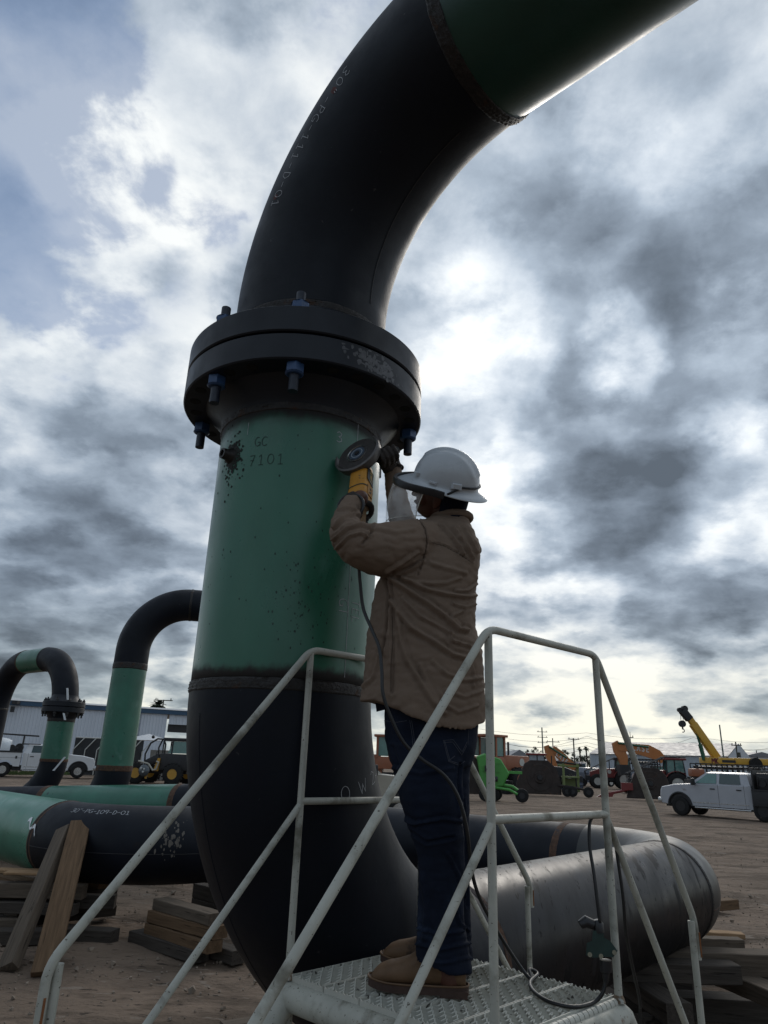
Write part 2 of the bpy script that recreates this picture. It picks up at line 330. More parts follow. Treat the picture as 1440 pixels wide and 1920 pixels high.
# ------------------------------------------------------------ pipe geometry
def hdir(az): return Vector((math.sin(R(az)), math.cos(R(az)), 0))
class Path:
    """centre line made of straights and bends; each piece remembered so it can be its own part"""
    def __init__(s, p, t, side): s.p = Vector(p); s.t = Vector(t).normalized(); s.side = Vector(side).normalized()
    def straight(s, Lg, n=None):
        n = n or max(2, int(Lg/.1)); a = [(s.p+s.t*Lg*i/n, s.t.copy()) for i in range(n+1)]; s.p = a[-1][0]; return a
    def bend(s, Rr, ang, h, n=40):
        h = Vector(h); h = (h-s.t*h.dot(s.t)).normalized(); a = []
        for i in range(n+1):
            th = R(ang)*i/n; a.append((s.p+s.t*Rr*math.sin(th)+h*Rr*(1-math.cos(th)), s.t*math.cos(th)+h*math.sin(th)))
        s.p, s.t = a[-1][0], a[-1][1]; return a
def sweep(mb, pth, r, ref, n=72, a0=0, a1=360, thick=0, rfun=None):
    """tube along (c,t) list; ref = vector normal to the bend plane"""
    rs = []
    for i, (c, t) in enumerate(pth):
        B = Vector(ref); B = (B-t*B.dot(t)).normalized(); Aa = B.cross(t)
        rs.append([c+(Aa*math.cos(2*PI*k/n)+B*math.sin(2*PI*k/n))*(r if not rfun else r+rfun(i, k/n)) for k in range(n)])
    return mb.rings(rs, caps=True)
def pipe_seg(name, pth, r, ref, m, parent, label=None):
    o = sweep(MB(), pth, r, ref).build(name, m, parent)
    if label: o['label'] = label
    return o
def weld(parent, c, t, r, m=None, w=.022, h=.007, name='weld_bead', ragged=1):
    """several overlapping passes with fine ripples"""
    m = m or m_weld; t = Vector(t).normalized(); mb = MB(); n = 260 if r > .3 else 140; rs = []
    a = t.orthogonal().normalized(); b = t.cross(a); sd = random.random()*50
    for u, k in ((-1, -.3), (-.86, .5), (-.6, .85), (-.36, .45), (-.1, 1), (.18, .5), (.42, .9), (.7, .4), (.86, .6), (1, -.3)):
        ring = []
        for i in range(n):
            an = 2*PI*i/n; ca, sa = math.cos(an), math.sin(an)
            wob = .10*w*fbm((ca*3+sd, sa*3, u), 1.6, 3); rip = .22*math.sin(i*2.4+u*9)+.35*fbm((ca*9+sd, sa*9, u*2), 1.5, 2)
            rad = r+h*k*(1+rip*(1 if k > 0 else 0))
            ring.append(Vector(c)+t*(u*w+wob*ragged)+(a*ca+b*sa)*rad)
        rs.append(ring)
    return mb.rings(rs, caps=False).build(name, m, parent, sharp=80)

# ---- stroke lettering laid on a surface: f(u, v) -> (point, normal)
def circ(cx, cy, rx, ry, a0=0, a1=360, n=14): return [(cx+rx*math.cos(R(a0+(a1-a0)*i/n)), cy+ry*math.sin(R(a0+(a1-a0)*i/n))) for i in range(n+1)]
FONT = {'0': [circ(.35, .6, .33, .55, 80, 440)], 'O': [circ(.35, .6, .35, .55, 80, 440)], '1': [[(.1, .9), (.35, 1.15), (.35, .02)], [(.1, 0), (.6, .03)]],
        '3': [[(.05, 1.05), (.3, 1.2), (.6, 1.0), (.5, .75), (.25, .62), (.55, .5), (.62, .2), (.3, 0), (.02, .12)]], '-': [[(.1, .55), (.6, .6)]],
        'P': [[(.1, 0), (.1, 1.15)], [(.0, 1.1), (.45, 1.15), (.65, .9), (.5, .6), (.1, .5)]], 'G': [circ(.4, .6, .38, .55, 60, 330), [(.4, .5), (.72, .5), (.7, .1)]],
        'D': [[(.1, 0), (.1, 1.15), (.45, 1.05), (.68, .6), (.45, .08), (.1, 0)]], '"': [[(.15, 1.2), (.1, .9)], [(.4, 1.2), (.35, .9)]],
        'C': [circ(.42, .6, .38, .55, 50, 310)], '7': [[(.05, 1.15), (.65, 1.15), (.25, 0)], [(.15, .6), (.6, .62)]], 'U': [[(.05, 1.15), (.05, .3), (.3, 0), (.55, .25), (.6, 1.15)]],
        'A': [[(0, 0), (.35, 1.2), (.68, 0)], [(.12, .45), (.58, .45)]], 'E': [[(.6, 1.15), (.1, 1.15), (.1, 0), (.62, 0)], [(.1, .6), (.5, .6)]], 'W': [[(0, 1.1), (.2, 0), (.4, .8), (.6, 0), (.85, 1.1)]],
        'S': [[(.6, 1.05), (.3, 1.2), (.05, .9), (.3, .62), (.6, .4), (.4, .02), (.02, .15)]], 'h': [[(.1, 0), (.1, 1.2)], [(.1, .5), (.35, .7), (.55, .5), (.58, 0)]],
        'd': [circ(.3, .32, .26, .32, 0, 360), [(.6, 1.2), (.57, .3), (.62, 0)]], 'r': [[(.1, .7), (.14, 0)], [(.12, .45), (.35, .7), (.55, .62)]], 'o': [circ(.3, .34, .28, .34)], '9': [circ(.35, .85, .27, .32), [(.62, .85), (.5, 0)]],
        '2': [[(.05, .95), (.3, 1.2), (.6, .95), (.45, .55), (.05, .03), (.68, .03)]], 'T': [[(0, 1.15), (.7, 1.15)], [(.35, 1.15), (.35, 0)]], ' ': [], '|': [[(.2, 1.4), (.2, -.2)]], '~': [[(0, .3), (.2, .5), (.4, .3), (.6, .5)]], 'L': [[(.1, 1.15), (.1, 0), (.6, 0)]],
        'K': [[(.1, 1.15), (.1, 0)], [(.6, 1.15), (.1, .5), (.62, 0)]], 'I': [[(.3, 1.15), (.3, 0)]], 'N': [[(.05, 0), (.05, 1.15), (.62, 0), (.62, 1.15)]], 'M': [[(0, 0), (.05, 1.15), (.35, .4), (.65, 1.15), (.7, 0)]]}
def write(text, f, u0, v0, h, m, parent, th=.004, jit=.03, name='chalk_writing', adv=.85, lift=.0015):
    mb = MB(); u = u0; k = h/1.2
    for ch in text:
        jx = random.uniform(-jit, jit)*h; jy = random.uniform(-jit, jit)*h*2
        for st in FONT.get(ch, []):
            P = [(u+x*k+jx, v0+y*k+jy) for x, y in st]
            Q = []
            for i in range(len(P)-1):
                for j in range(4): Q.append((P[i][0]+(P[i+1][0]-P[i][0])*j/4, P[i][1]+(P[i+1][1]-P[i][1])*j/4))
            Q.append(P[-1]); vs = []
            for i, q in enumerate(Q):
                a = Q[max(i-1, 0)]; b = Q[min(i+1, len(Q)-1)]; dx, dy = b[0]-a[0], b[1]-a[1]; l = math.hypot(dx, dy) or 1
                for sg in (-1, 1):
                    p, nn = f(q[0]-sg*dy/l*th/2, q[1]+sg*dx/l*th/2); vs.append(p+nn*lift)
            mb.add(vs, [(2*i, 2*i+1, 2*i+3, 2*i+2) for i in range(len(Q)-1)])
        u += adv*k
    return mb.build(name, m, parent, sharp=0)

# ------------------------------------------------------------ ground
def make_ground():
    def axis(lo, hi, fine, c):
        a = [c]; st = fine
        x = c
        while x < hi: x += st; st = min(st*1.035, 400) if x-c > 9 else st; a.append(x)
        x = c; st = fine
        while x > lo: x -= st; st = min(st*1.035, 400) if c-x > 9 else st; a.insert(0, x)
        return a
    xs = axis(-3500, 3500, .09, 0); ys = axis(-600, 4500, .09, 8)
    v = []
    for y in ys:
        for x in xs:
            d = math.hypot(x, y); k = 1/(1+(d/70)**2)
            z = (fbm((x, y*1.0, 0), .9, 4)*.028+fbm((x*.35+9, y*1.6, 3), 1.0, 4)*.036)*k + fbm((x, y, 5), .12, 2)*.03*k
            z -= max(0, math.sin((y+.25*x)*1.1+fbm((x, y, 8), .15, 2)*3)-.84)*.42*k if d > 9 else 0
            v.append((x, y, z-.012))
    n = len(xs); f = [(j*n+i, j*n+i+1, (j+1)*n+i+1, (j+1)*n+i) for j in range(len(ys)-1) for i in range(n-1)]
    me = bpy.data.meshes.new('ground'); me.from_pydata(v, [], f); me.polygons.foreach_set('use_smooth', [True]*len(f))
    o = bpy.data.objects.new('ground', me); COL.objects.link(o); tag(o, kind='structure')
    m = mat('dirt', (.215, .160, .120), .95, var=.35, vs=.8, vdet=10, spots=[((.120, .089, .066), 1.3, .48, .14, .9), ((.25, .205, .165), 7, .60, .08, .95), ((.060, .046, .036), 11, .60, .06, .9)],
            bump=[(2.2, 1, .12), (9, 1, .05), (30, .9, .02), (110, .6, .005)], spec=.15, stretch=(.6, 1.4, 1))
    me.materials.append(m)
make_ground()
def gravel():
    mb = MB(); rnd = random.Random(3)
    for i in range(5200):
        Y = 3.0+abs(rnd.gauss(0, 1))*11; X = rnd.uniform(-.75, .75)*Y
        if i % 3 == 0: Y = rnd.uniform(3, 12); X = rnd.uniform(-.7, .7)*Y
        r = rnd.uniform(.006, .02)*(1 if rnd.random() < .93 else 2.2)
        M_ = Matrix.Translation((X, Y, r*.15)) @ Euler((rnd.random()*3, rnd.random()*3, rnd.random()*3)).to_matrix().to_4x4()
        a = [Vector((rnd.uniform(.6, 1.2)*r*s_[0], rnd.uniform(.6, 1.2)*r*s_[1], rnd.uniform(.5, 1)*r*s_[2])) for s_ in ((1, 0, 0), (-1, 0, 0), (0, 1, 0), (0, -1, 0), (0, 0, 1), (0, 0, -1))]
        mb.add(a, [(0, 2, 4), (2, 1, 4), (1, 3, 4), (3, 0, 4), (2, 0, 5), (1, 2, 5), (3, 1, 5), (0, 3, 5)], M_, False)
    o = mb.build('gravel', mat('clods_and_stones', (.22, .175, .135), .95, var=.5, vs=9), sharp=0); tag(o, 'small clods and stones scattered over the dirt', 'gravel', kind='stuff')
gravel()

# ------------------------------------------------------------ the big spool
r30 = .381
C0 = Vector((-.41, 3.06, 0)); AZB, AZT = 40.5, 134.5
def ring_bolts(parent, C, z0, z1, rb, angs, br, nut, mats, top=.11, bot=.15):
    for a in angs:
        q = C+Vector((math.sin(R(a)), -math.cos(R(a)), 0))*rb
        b = MB().cyl((q.x, q.y, z0-bot), (q.x, q.y, z1+top), br, n=14)
        o = b.build('stud_bolt', mats[1], parent)
        for zz, s_ in ((z0, -1), (z1, 1)):
            m_ = MB(); m_.cyl((q.x, q.y, zz+s_*.001), (q.x, q.y, zz+s_*nut[1]), nut[0], nut[0], n=6); m_.cyl((q.x, q.y, zz+s_*nut[1]), (q.x, q.y, zz+s_*(nut[1]+.006)), nut[0]*.97, nut[0]*.8, n=18)
            nn = m_.build('nut', mats[0], o)
def flange_ring(name, parent, C, z0, z1, Ro, Rn, rp, zn, nh, rb, hr, m, skip=()):
    """flange with drilled holes: outer ring between z0,z1; neck from Rn at the back face to rp at zn"""
    mb = MB(); n = 140; back, face = (z0, z1) if zn < z0 else (z1, z0)
    ch = .006; s_ = 1 if z1 > z0 else -1
    prof = [(rp, face), (Ro-ch, face), (Ro, face+(ch if back > face else -ch)), (Ro, back-(ch if back > face else -ch)), (Ro-ch, back), (Rn+.012, back), (Rn, back+(.012 if zn > back else -.012)), (rp+.012, zn*.65+back*.35), (rp, zn)]
    mb.lathe([(a, b) for a, b in prof], Matrix.Translation(C), n)
    o = mb.build(name, m, parent, sharp=30)
    for i in range(nh):
        a = 360/nh*i+6.4
        if any(abs((a-k+180) % 360-180) < 7 for k in skip): continue
        q = C+Vector((math.sin(R(a)), -math.cos(R(a)), 0))*rb
        d_ = -1 if back < face else 1
        MB().cyl((q.x, q.y, back+d_*.0006), (q.x, q.y, back+d_*.0012), hr, n=16).build('bolt_hole', mat('hole_dark', (.004, .004, .004), .9), o)
    return o
def main_spool():
    T = thing('pipe_spool', 'huge green and black upright pipe with bolted flange and elbows that the worker grinds', 'pipe', (C0.x, C0.y, 0))
    up = Vector((0, 0, 1))
    # green riser
    mb = MB(); sweep(mb, [(C0+up*(2.0+.05*i), up) for i in range(24)], r30, hdir(40), 96)
    g = mb.build('riser', m_green_main, T, sharp=0); g['label'] = 'green coated riser with scorched black bands at both welds'
    # lower elbow
    ref = hdir(AZB).cross(up).normalized()
    P = Path(C0+up*2.0, -up, ref); e = P.bend(1.2, 90, hdir(AZB), 60)
    el = pipe_seg('elbow', e, r30+.002, ref, m_black, T, 'black lower elbow under the green riser')
    ang = [(186, .0025), ]
    for ph, rr in ang:
        pts = []
        for c, t in e[3:52]:
            Bv = (ref-t*ref.dot(t)).normalized(); Av = Bv.cross(t); pts.append(c+(Av*math.cos(R(ph))+Bv*math.sin(R(ph)))*(r30+.001))
        MB().tube(pts, rr, 6).build('seam', m_black, el)
    weld(T, C0+up*1.985, up, r30, w=.024, h=.007)
    weld(T, P.p, P.t, r30, m=m_rustw)
    st = P.straight(3.1, 30); s_ = pipe_seg('pipe_run', st, r30, ref, m_black_worn, T, 'scratched dark pipe lying on timbers beside the stairs')
    weld(T, P.p, P.t, r30)
    left = up.cross(P.t)
    e2 = P.bend(1.1, 90, left, 40); o2 = pipe_seg('elbow', e2, r30+.002, up, mat('dull_black_pipe', (.018, .019, .019), .42, var=.35, vs=2, spots=[((.09, .09, .088), 18, .70, .04, .6)], bump=[(35, .2, .003)]), T, 'dull corner elbow at the right end')
    MB().tube([c+up.cross(t)*-(r30+.002)*math.cos(R(12))-up*.08 for c, t in e2], .003, 6).build('seam', m_rustw, o2)
    q = P.p.copy(); st2 = P.straight(4.6, 30); s2 = pipe_seg('pipe_run', st2, r30, up, m_black, T, 'blue black pipe run lying behind the stairs')
    weld(T, q+P.t*.25, P.t, r30, m=m_rustw, w=.04, h=.005)
    # orange marker lettering on the camera side of the back run
    tt = P.t; side = up.cross(tt)                     # points to the left of travel; camera side is +side
    def fb(u, v):
        an = v/r30; n_ = side*math.cos(an)+up*math.sin(an); return q-tt*0+tt*(4.6-u)+n_*r30, n_
    write('hdro', fb, 1.28, -.10, .27, m_orchalk, s2, .016, name='painted_marking')
    # lower flange + neck, upper flange + neck
    zb, zg0, zg1, zt = 3.279, 3.404, 3.415, 3.541
    fl = flange_ring('flange', T, C0, zb, zg0, .574, .455, r30, 3.165, 28, .520, .026, m_flange, skip=(0, -41, -98, 97, 135, 180, 225))
    fu = flange_ring('flange', T, C0, zg1, zt, .574, .455, r30, 3.70, 28, .520, .026, m_flange, skip=(0, -41, -98, 97, 135, 180, 225))
    fl['label'] = 'lower flange half with scraped rim'; fu['label'] = 'upper flange half'
    MB().lathe([(.35, zg0-.002), (.53, zg0-.002), (.53, zg1+.002), (.35, zg1+.002)], Matrix.Translation(C0), 90).build('gasket', m_dark, T)
    ring_bolts(T, C0, zb, zt, .520, (1.5, -41, -98, 97, 135, 180, 225), .021, (.041, .042), (m_bolt, m_bolt_d), .10, .125)
    weld(T, C0+up*3.165, up, r30, w=.022, h=.007); weld(T, C0+up*3.70, up, r30, w=.02, h=.006)
    # scraped bare patch on the flange rim
    mb = MB(); rnd = random.Random(5)
    for i in range(150):
        a = 37+rnd.gauss(0, 6.5)+0*i; zc = 3.335+rnd.gauss(0, .024)-(a-37)*.0012; w_ = rnd.uniform(.003, .016); h_ = rnd.uniform(.003, .02)
        if not 3.287 < zc < 3.395: continue
        vs = []
        for k in range(7):
            th = 2*PI*k/7; aa = R(a)+w_*math.cos(th)*rnd.uniform(.5, 1)/.574; z_ = zc+h_*math.sin(th)*rnd.uniform(.5, 1)
            vs.append((C0.x+math.sin(aa)*.5748, C0.y-math.cos(aa)*.5748, z_))
        mb.add(vs, [list(range(7))], None, False)
    mb.build('scraped_paint', mat('scraped_steel', (.070, .072, .080), .5, var=.4, vs=60), fl)
    # upper elbow
    reft = hdir(AZT).cross(up).normalized()
    P = Path(C0+up*3.72, up, reft); a = P.straight(.10, 2); b = P.bend(1.08, 91.5, hdir(AZT), 60)
    eu = pipe_seg('elbow', a[:-1]+b, r30+.001, reft, m_black, T, 'black upper elbow with chalk numbers on its outer side')
    pts = []
    for c, t in b[:52]:
        Bv = reft; Av = Bv.cross(t); pts.append(c+(Av*math.cos(R(188))+Bv*math.sin(R(188)))*(r30+.002))
    MB().tube(pts, .003, 6).build('seam', m_dark, eu)
    def fe(u, v):       # u: distance back along the outer bend from its far end, v: round the pipe towards the camera
        th = R(64)-u/ (1.08+.0); ph = R(87)+v/r30
        c = C0+up*3.82+up*1.08*math.sin(th)+hdir(AZT)*1.08*(1-math.cos(th)); t = up*math.cos(th)+hdir(AZT)*math.sin(th)
        Av = reft.cross(t); n_ = Av*math.cos(ph)+reft*math.sin(ph); return c+n_*(r30+.001), n_
    write('30"-PG-111-D-01', fe, 0, 0, .064, m_chalk, eu, .0032, adv=.93)
    rb = MB()
    for u_, v_, w_ in ((.115, .035, .03), (.68, .01, .022)):
        vs = []
        for k in range(10):
            th = 2*PI*k/10; p_, n_ = fe(u_+w_*.8*math.cos(th)*random.uniform(.6, 1), v_+w_*math.sin(th)*random.uniform(.6, 1)); vs.append(p_+n_*.0008)
        rb.add(vs, [list(range(10))], None, False)
    rb.build('red_smudge', mat('red_crayon', (.075, .018, .015), .8, var=.4, vs=50), eu)
    weld(T, P.p, P.t, r30, w=.035, h=.011)
    pipe_seg('pipe_run', P.straight(4.6, 24), r30, reft, mat('green_epoxy_overhead', (.009, .052, .036), .40, var=.3, vs=2, spots=[((.02, .06, .05), 3, .62, .2, .4)], zband=None), T, 'green overhead pipe running out of the top right')
    # chalk and ink on the riser and neck
    def fc(a0, r=r30):
        def f(u, v):
            an = R(a0)+u/r; return C0+Vector((math.sin(an)*r, -math.cos(an)*r, v)), Vector((math.sin(an), -math.cos(an), 0))
        return f
    write('GC', fc(-24), 0, 2.975, .045, m_blk_ink, g, .003, name='ink_writing'); write('7101', fc(-27), 0, 2.885, .05, m_blk_ink, g, .003, name='ink_writing', adv=1.05, jit=.01)
    write('3', fc(30), 0, 3.02, .05, m_chalk, g, .003)
    mk = MB()
    for a0, z0, z1 in ((46.5, 2.03, 2.50), (-31, 3.04, 3.10), (47, 3.04, 3.28)):
        for i in range(8):
            zA = z0+(z1-z0)*i/8; zB = z0+(z1-z0)*(i+1)/8
            p_ = [fc(a0, r30+.0015)(x, z)[0] for x, z in ((0, zA), (.0022, zA), (.0022, zB), (0, zB))]
            mk.add(p_, [(0, 1, 2, 3)], None, False)
    mk.build('layout_line', m_chalk, g)
    def frot(a0, zc, r):          # lettering turned a quarter turn: reads downwards
        def f(u, v):
            an = R(a0)+v/r; return C0+Vector((math.sin(an)*r, -math.cos(an)*r, zc-u)), Vector((math.sin(an), -math.cos(an), 0))
        return f
    write('UA', frot(40, 3.285, .405), 0, 0, .035, m_chalk, fl, .003); write('EC', frot(50, 3.285, .405), 0, 0, .035, m_chalk, fl, .003)
    write('GT', frot(39, 2.34, r30), 0, 0, .05, m_chalk, g, .0025); write('TEL', frot(50, 2.35, r30), 0, 0, .05, m_chalk, g, .0025)
    def fl_(u, v):
        th = R(20)-v/1.5; ph = R(97)-u/r30
        c = C0+up*2.0-up*1.2*math.sin(th)+hdir(AZB)*1.2*(1-math.cos(th)); t = -up*math.cos(th)+hdir(AZB)*math.sin(th)
        Av = ref.cross(t); n_ = Av*math.cos(ph)+ref*math.sin(ph); return c+n_*(r30+.003), n_
    write('O W 2~', fl_, -.02, 0, .07, m_chalk, el, .0022)
    # small threaded outlet with scorched patch
    a = R(-46); n_ = Vector((math.sin(a), -math.cos(a), 0)); p = C0+n_*r30+up*2.965
    nz_ = MB(); nz_.lathe([(.0, .022), (.013, .022), (.0145, .044), (.0235, .044), (.026, .018), (.036, .004), (.040, -.01)], basis(p, n_), 20)
    ou = nz_.build('outlet', mat('burnt_steel', (.03, .026, .024), .5, metal=.5, var=.4, vs=30), T)
    sc = MB(); rnd = random.Random(2)
    for i in range(420):
        g_ = rnd.choice((1, 1, 1.9)); an = R(-43+rnd.gauss(0, 3.0*g_)); zc = 2.962+rnd.gauss(0, .030*g_)-abs(rnd.gauss(0, .012)); w_ = rnd.uniform(.0015, .008 if g_ > 1 else .012)
        vs = []
        for k in range(9):
            th = 2*PI*k/9; aa = an+w_*math.cos(th)*rnd.uniform(.5, 1)/r30; vs.append((C0.x+math.sin(aa)*(r30+.0008+i*3e-6), C0.y-math.cos(aa)*(r30+.0008+i*3e-6), zc+w_*math.sin(th)*rnd.uniform(.5, 1.2)))
        sc.add(vs, [list(range(9))], None, False)
    sc.build('scorch_mark', mat('scorch', (.018, .020, .017), .85, var=.5, vs=40), g)
    # drip marks and specks on the green coating
    sp = MB()
    for i in range(150):
        an = R(rnd.uniform(-60, 60)); zc = rnd.choice([rnd.uniform(2.1, 2.7), rnd.gauss(2.33, .08), rnd.uniform(2.1, 3.05)]); w_ = rnd.uniform(.001, .0035)
        if rnd.random() < .45: an = R(rnd.gauss(14, 9)); zc = rnd.gauss(2.28, .09)
        vs = []
        for k in range(6):
            th = 2*PI*k/6; aa = an+w_*math.cos(th)/r30; vs.append((C0.x+math.sin(aa)*(r30+.0007), C0.y-math.cos(aa)*(r30+.0007), zc+w_*1.8*math.sin(th)))
        sp.add(vs, [list(range(6))], None, False)
    sp.build('specks', m_blk_ink, g)
main_spool()

# ------------------------------------------------------------ the other pipe spools
def left_spool():
    W0 = Vector((-3.41, 8.49, .81)); t = hdir(134.3); up = Vector((0, 0, 1))
    T = thing('pipe_spool', 'light green pipe joined to a black elbow on timbers, behind the two leaning planks', 'pipe', (W0.x, W0.y, 0))
    P = Path(W0-t*5, t, up); pipe_seg('pipe_run', P.straight(5, 20), r30, up, mat('light_green_epoxy', (.045, .20, .135), .33, var=.3, vs=1.2, spots=[((.20, .42, .34), 1.2, .58, .2, .35)], bump=[(50, .1, .002)], stretch=(1, 1, 1)), T, 'light green pipe length')
    weld(T, W0, t, r30, m=m_rustw, w=.05, h=.004); weld(T, W0, t, r30, w=.018, h=.008)
    e = P.bend(1.14, 90, up.cross(t), 40); el = pipe_seg('elbow', e, r30+.001, up, m_black, T, 'black elbow with a chalk number on top')
    MB().tube([c-up.cross(tt)*(r30+.001)*math.cos(R(-8))-up*.05 for c, tt in e], .0035, 6).build('seam', m_dark, el)
    def f(u, v):
        i = min(max(u/(1.14+r30*.0), 0), 1.55)
        c = Vector((P0.x, P0.y, P0.z))+t*1.14*math.sin(i)+up.cross(t)*1.14*(1-math.cos(i)); tt = t*math.cos(i)+up.cross(t)*math.sin(i); o = -up.cross(tt)
        an = R(52)+v/r30; n_ = o*math.cos(an)+up*math.sin(an); return c+n_*(r30+.001), n_
    P0 = W0
    write('30"-PG-109-D-01', f, .36, 0, .062, m_chalk, el, .0045, adv=.74)
    mb = MB(); rnd = random.Random(4)
    for i in range(60):       # scuffed paint patch
        u_ = 1.30+rnd.gauss(0, .045); v_ = -.26+rnd.gauss(0, .075)+(u_-1.3)*.5; w_ = rnd.uniform(.004, .022)
        vs = []
        for k in range(7):
            th = 2*PI*k/7; p_, n_ = f(u_+w_*.6*math.cos(th)*rnd.uniform(.5, 1), v_+w_*1.4*math.sin(th)*rnd.uniform(.5, 1)); vs.append(p_+n_*.001)
        mb.add(vs, [list(range(7))], None, False)
    mb.build('scuffed_paint', mat('scuff_tan', (.13, .115, .10), .9, var=.4, vs=30), el)
    q = P.p.copy(); weld(T, q, P.t, r30); pipe_seg('pipe_run', P.straight(1.2, 6), r30, up, m_black, T)
    # white strap of tape laid over the weld
    def g(u, v):
        an = R(20)+v/r30; o = -up.cross(t); n_ = o*math.cos(an)+up*math.sin(an); return W0+t*u+n_*(r30+.007), n_
    mb = MB(); vs = []
    for i in range(13):
        u_ = -.20+.34*i/12; v_ = .05-.10*i/12+.03*math.sin(i*.9)
        for s_ in (-1, 1): vs.append(g(u_, v_+s_*(.016+.008*math.sin(i)))[0])
    mb.add(vs, [(2*i, 2*i+1, 2*i+3, 2*i+2) for i in range(12)]); mb.build('paint_stroke', m_chalkw, T, sharp=0)
left_spool()

def back_green_pipe():
    r = .305; Yb = 11.7; zt = A(345, 1470, Yb).z; pA = A(0, 1475, 12.7); pA.z -= r; pB = A(345, 1470, Yb); pB.z = zt-r
    t = (pB-pA).normalized(); up = Vector((0, 0, 1)); T = thing('pipe_spool', 'thinner green pipe lying on the ground behind the light green pipe', 'pipe', (pB.x, pB.y, 0))
    dW = ray(97, 1473); s_ = (pA-Vector((0, 0, 0))); best = min((((pA+t*u-Vector((0, 0, 0))).x/(pA+t*u).y-dW.x/dW.y)**2, u) for u in [i*.02 for i in range(-50, 300)])[1]
    w0 = pA+t*best; P = Path(w0-t*3.5, t, up)
    pipe_seg('pipe_run', P.straight(3.5, 8), r, up, m_black, T, 'black end of the thinner pipe'); weld(T, w0, t, r, m=m_rustw, w=.06, h=.005)
    L_ = (pB-w0).length; g = pipe_seg('pipe_run', P.straight(L_, 12), r, up, m_green, T, 'green length of the thinner pipe')
    weld(T, P.p-t*.03, t, r, m=m_rustw, w=.05, h=.005); pipe_seg('pipe_run', P.straight(1.2, 4), r, up, m_black, T)
    mb = MB()
    for k_ in range(3):
        c = w0+t*(1.2+k_*1.4); mb.box((c.x, c.y, (zt-2*r)/2), (.25, .9, zt-2*r), rot=(0, 0, math.atan2(t.y, t.x)))
    return zt-2*r, [(w0+t*(1.2+k_*1.4)) for k_ in range(3)], t
gz, gsup, gt = back_green_pipe()

def riser_two():
    C = Vector((-4.643, 13.252, 0)); r = .3048; up = Vector((0, 0, 1)); zw = A(214, 1441, 12.95).z; zt = A(243, 1247, 12.95).z; h = hdir(78)
    T = thing('pipe_riser', 'tall green and black pipe bending right at its top, left of the huge pipe', 'pipe', (C.x, C.y, 0))
    pipe_seg('riser', [(C+up*(zw+(zt-zw)*i/8), up) for i in range(9)], r, hdir(0), m_green, T, 'green straight length')
    weld(T, C+up*zw, up, r, m=m_rustw, w=.05, h=.008); weld(T, C+up*zt, up, r, w=.06, h=.008)
    ref = h.cross(up); P = Path(C+up*zt, up, ref); a = P.straight(3.53-zt, 3) if 3.53 > zt+.02 else [(P.p.copy(), P.t.copy())]
    b = P.bend(.957, 90, h, 30); pipe_seg('elbow', a[:-1]+b, r, ref, m_black, T, 'black top elbow'); weld(T, P.p, P.t, r)
    pipe_seg('pipe_run', P.straight(2.2, 8), r, ref, m_black, T, 'black level pipe going right')
    h2 = hdir(-80); ref = h2.cross(up); P = Path(C+up*zw, -up, ref); Rb = max(.5, zw-r-.05); b = P.bend(min(.914, Rb), 90, h2, 30); pipe_seg('elbow', b, r, ref, m_black, T, 'black bottom elbow')
    pipe_seg('pipe_run', P.straight(1.0, 4), r, ref, m_black, T)
    for i in range(0): pass
riser_two()

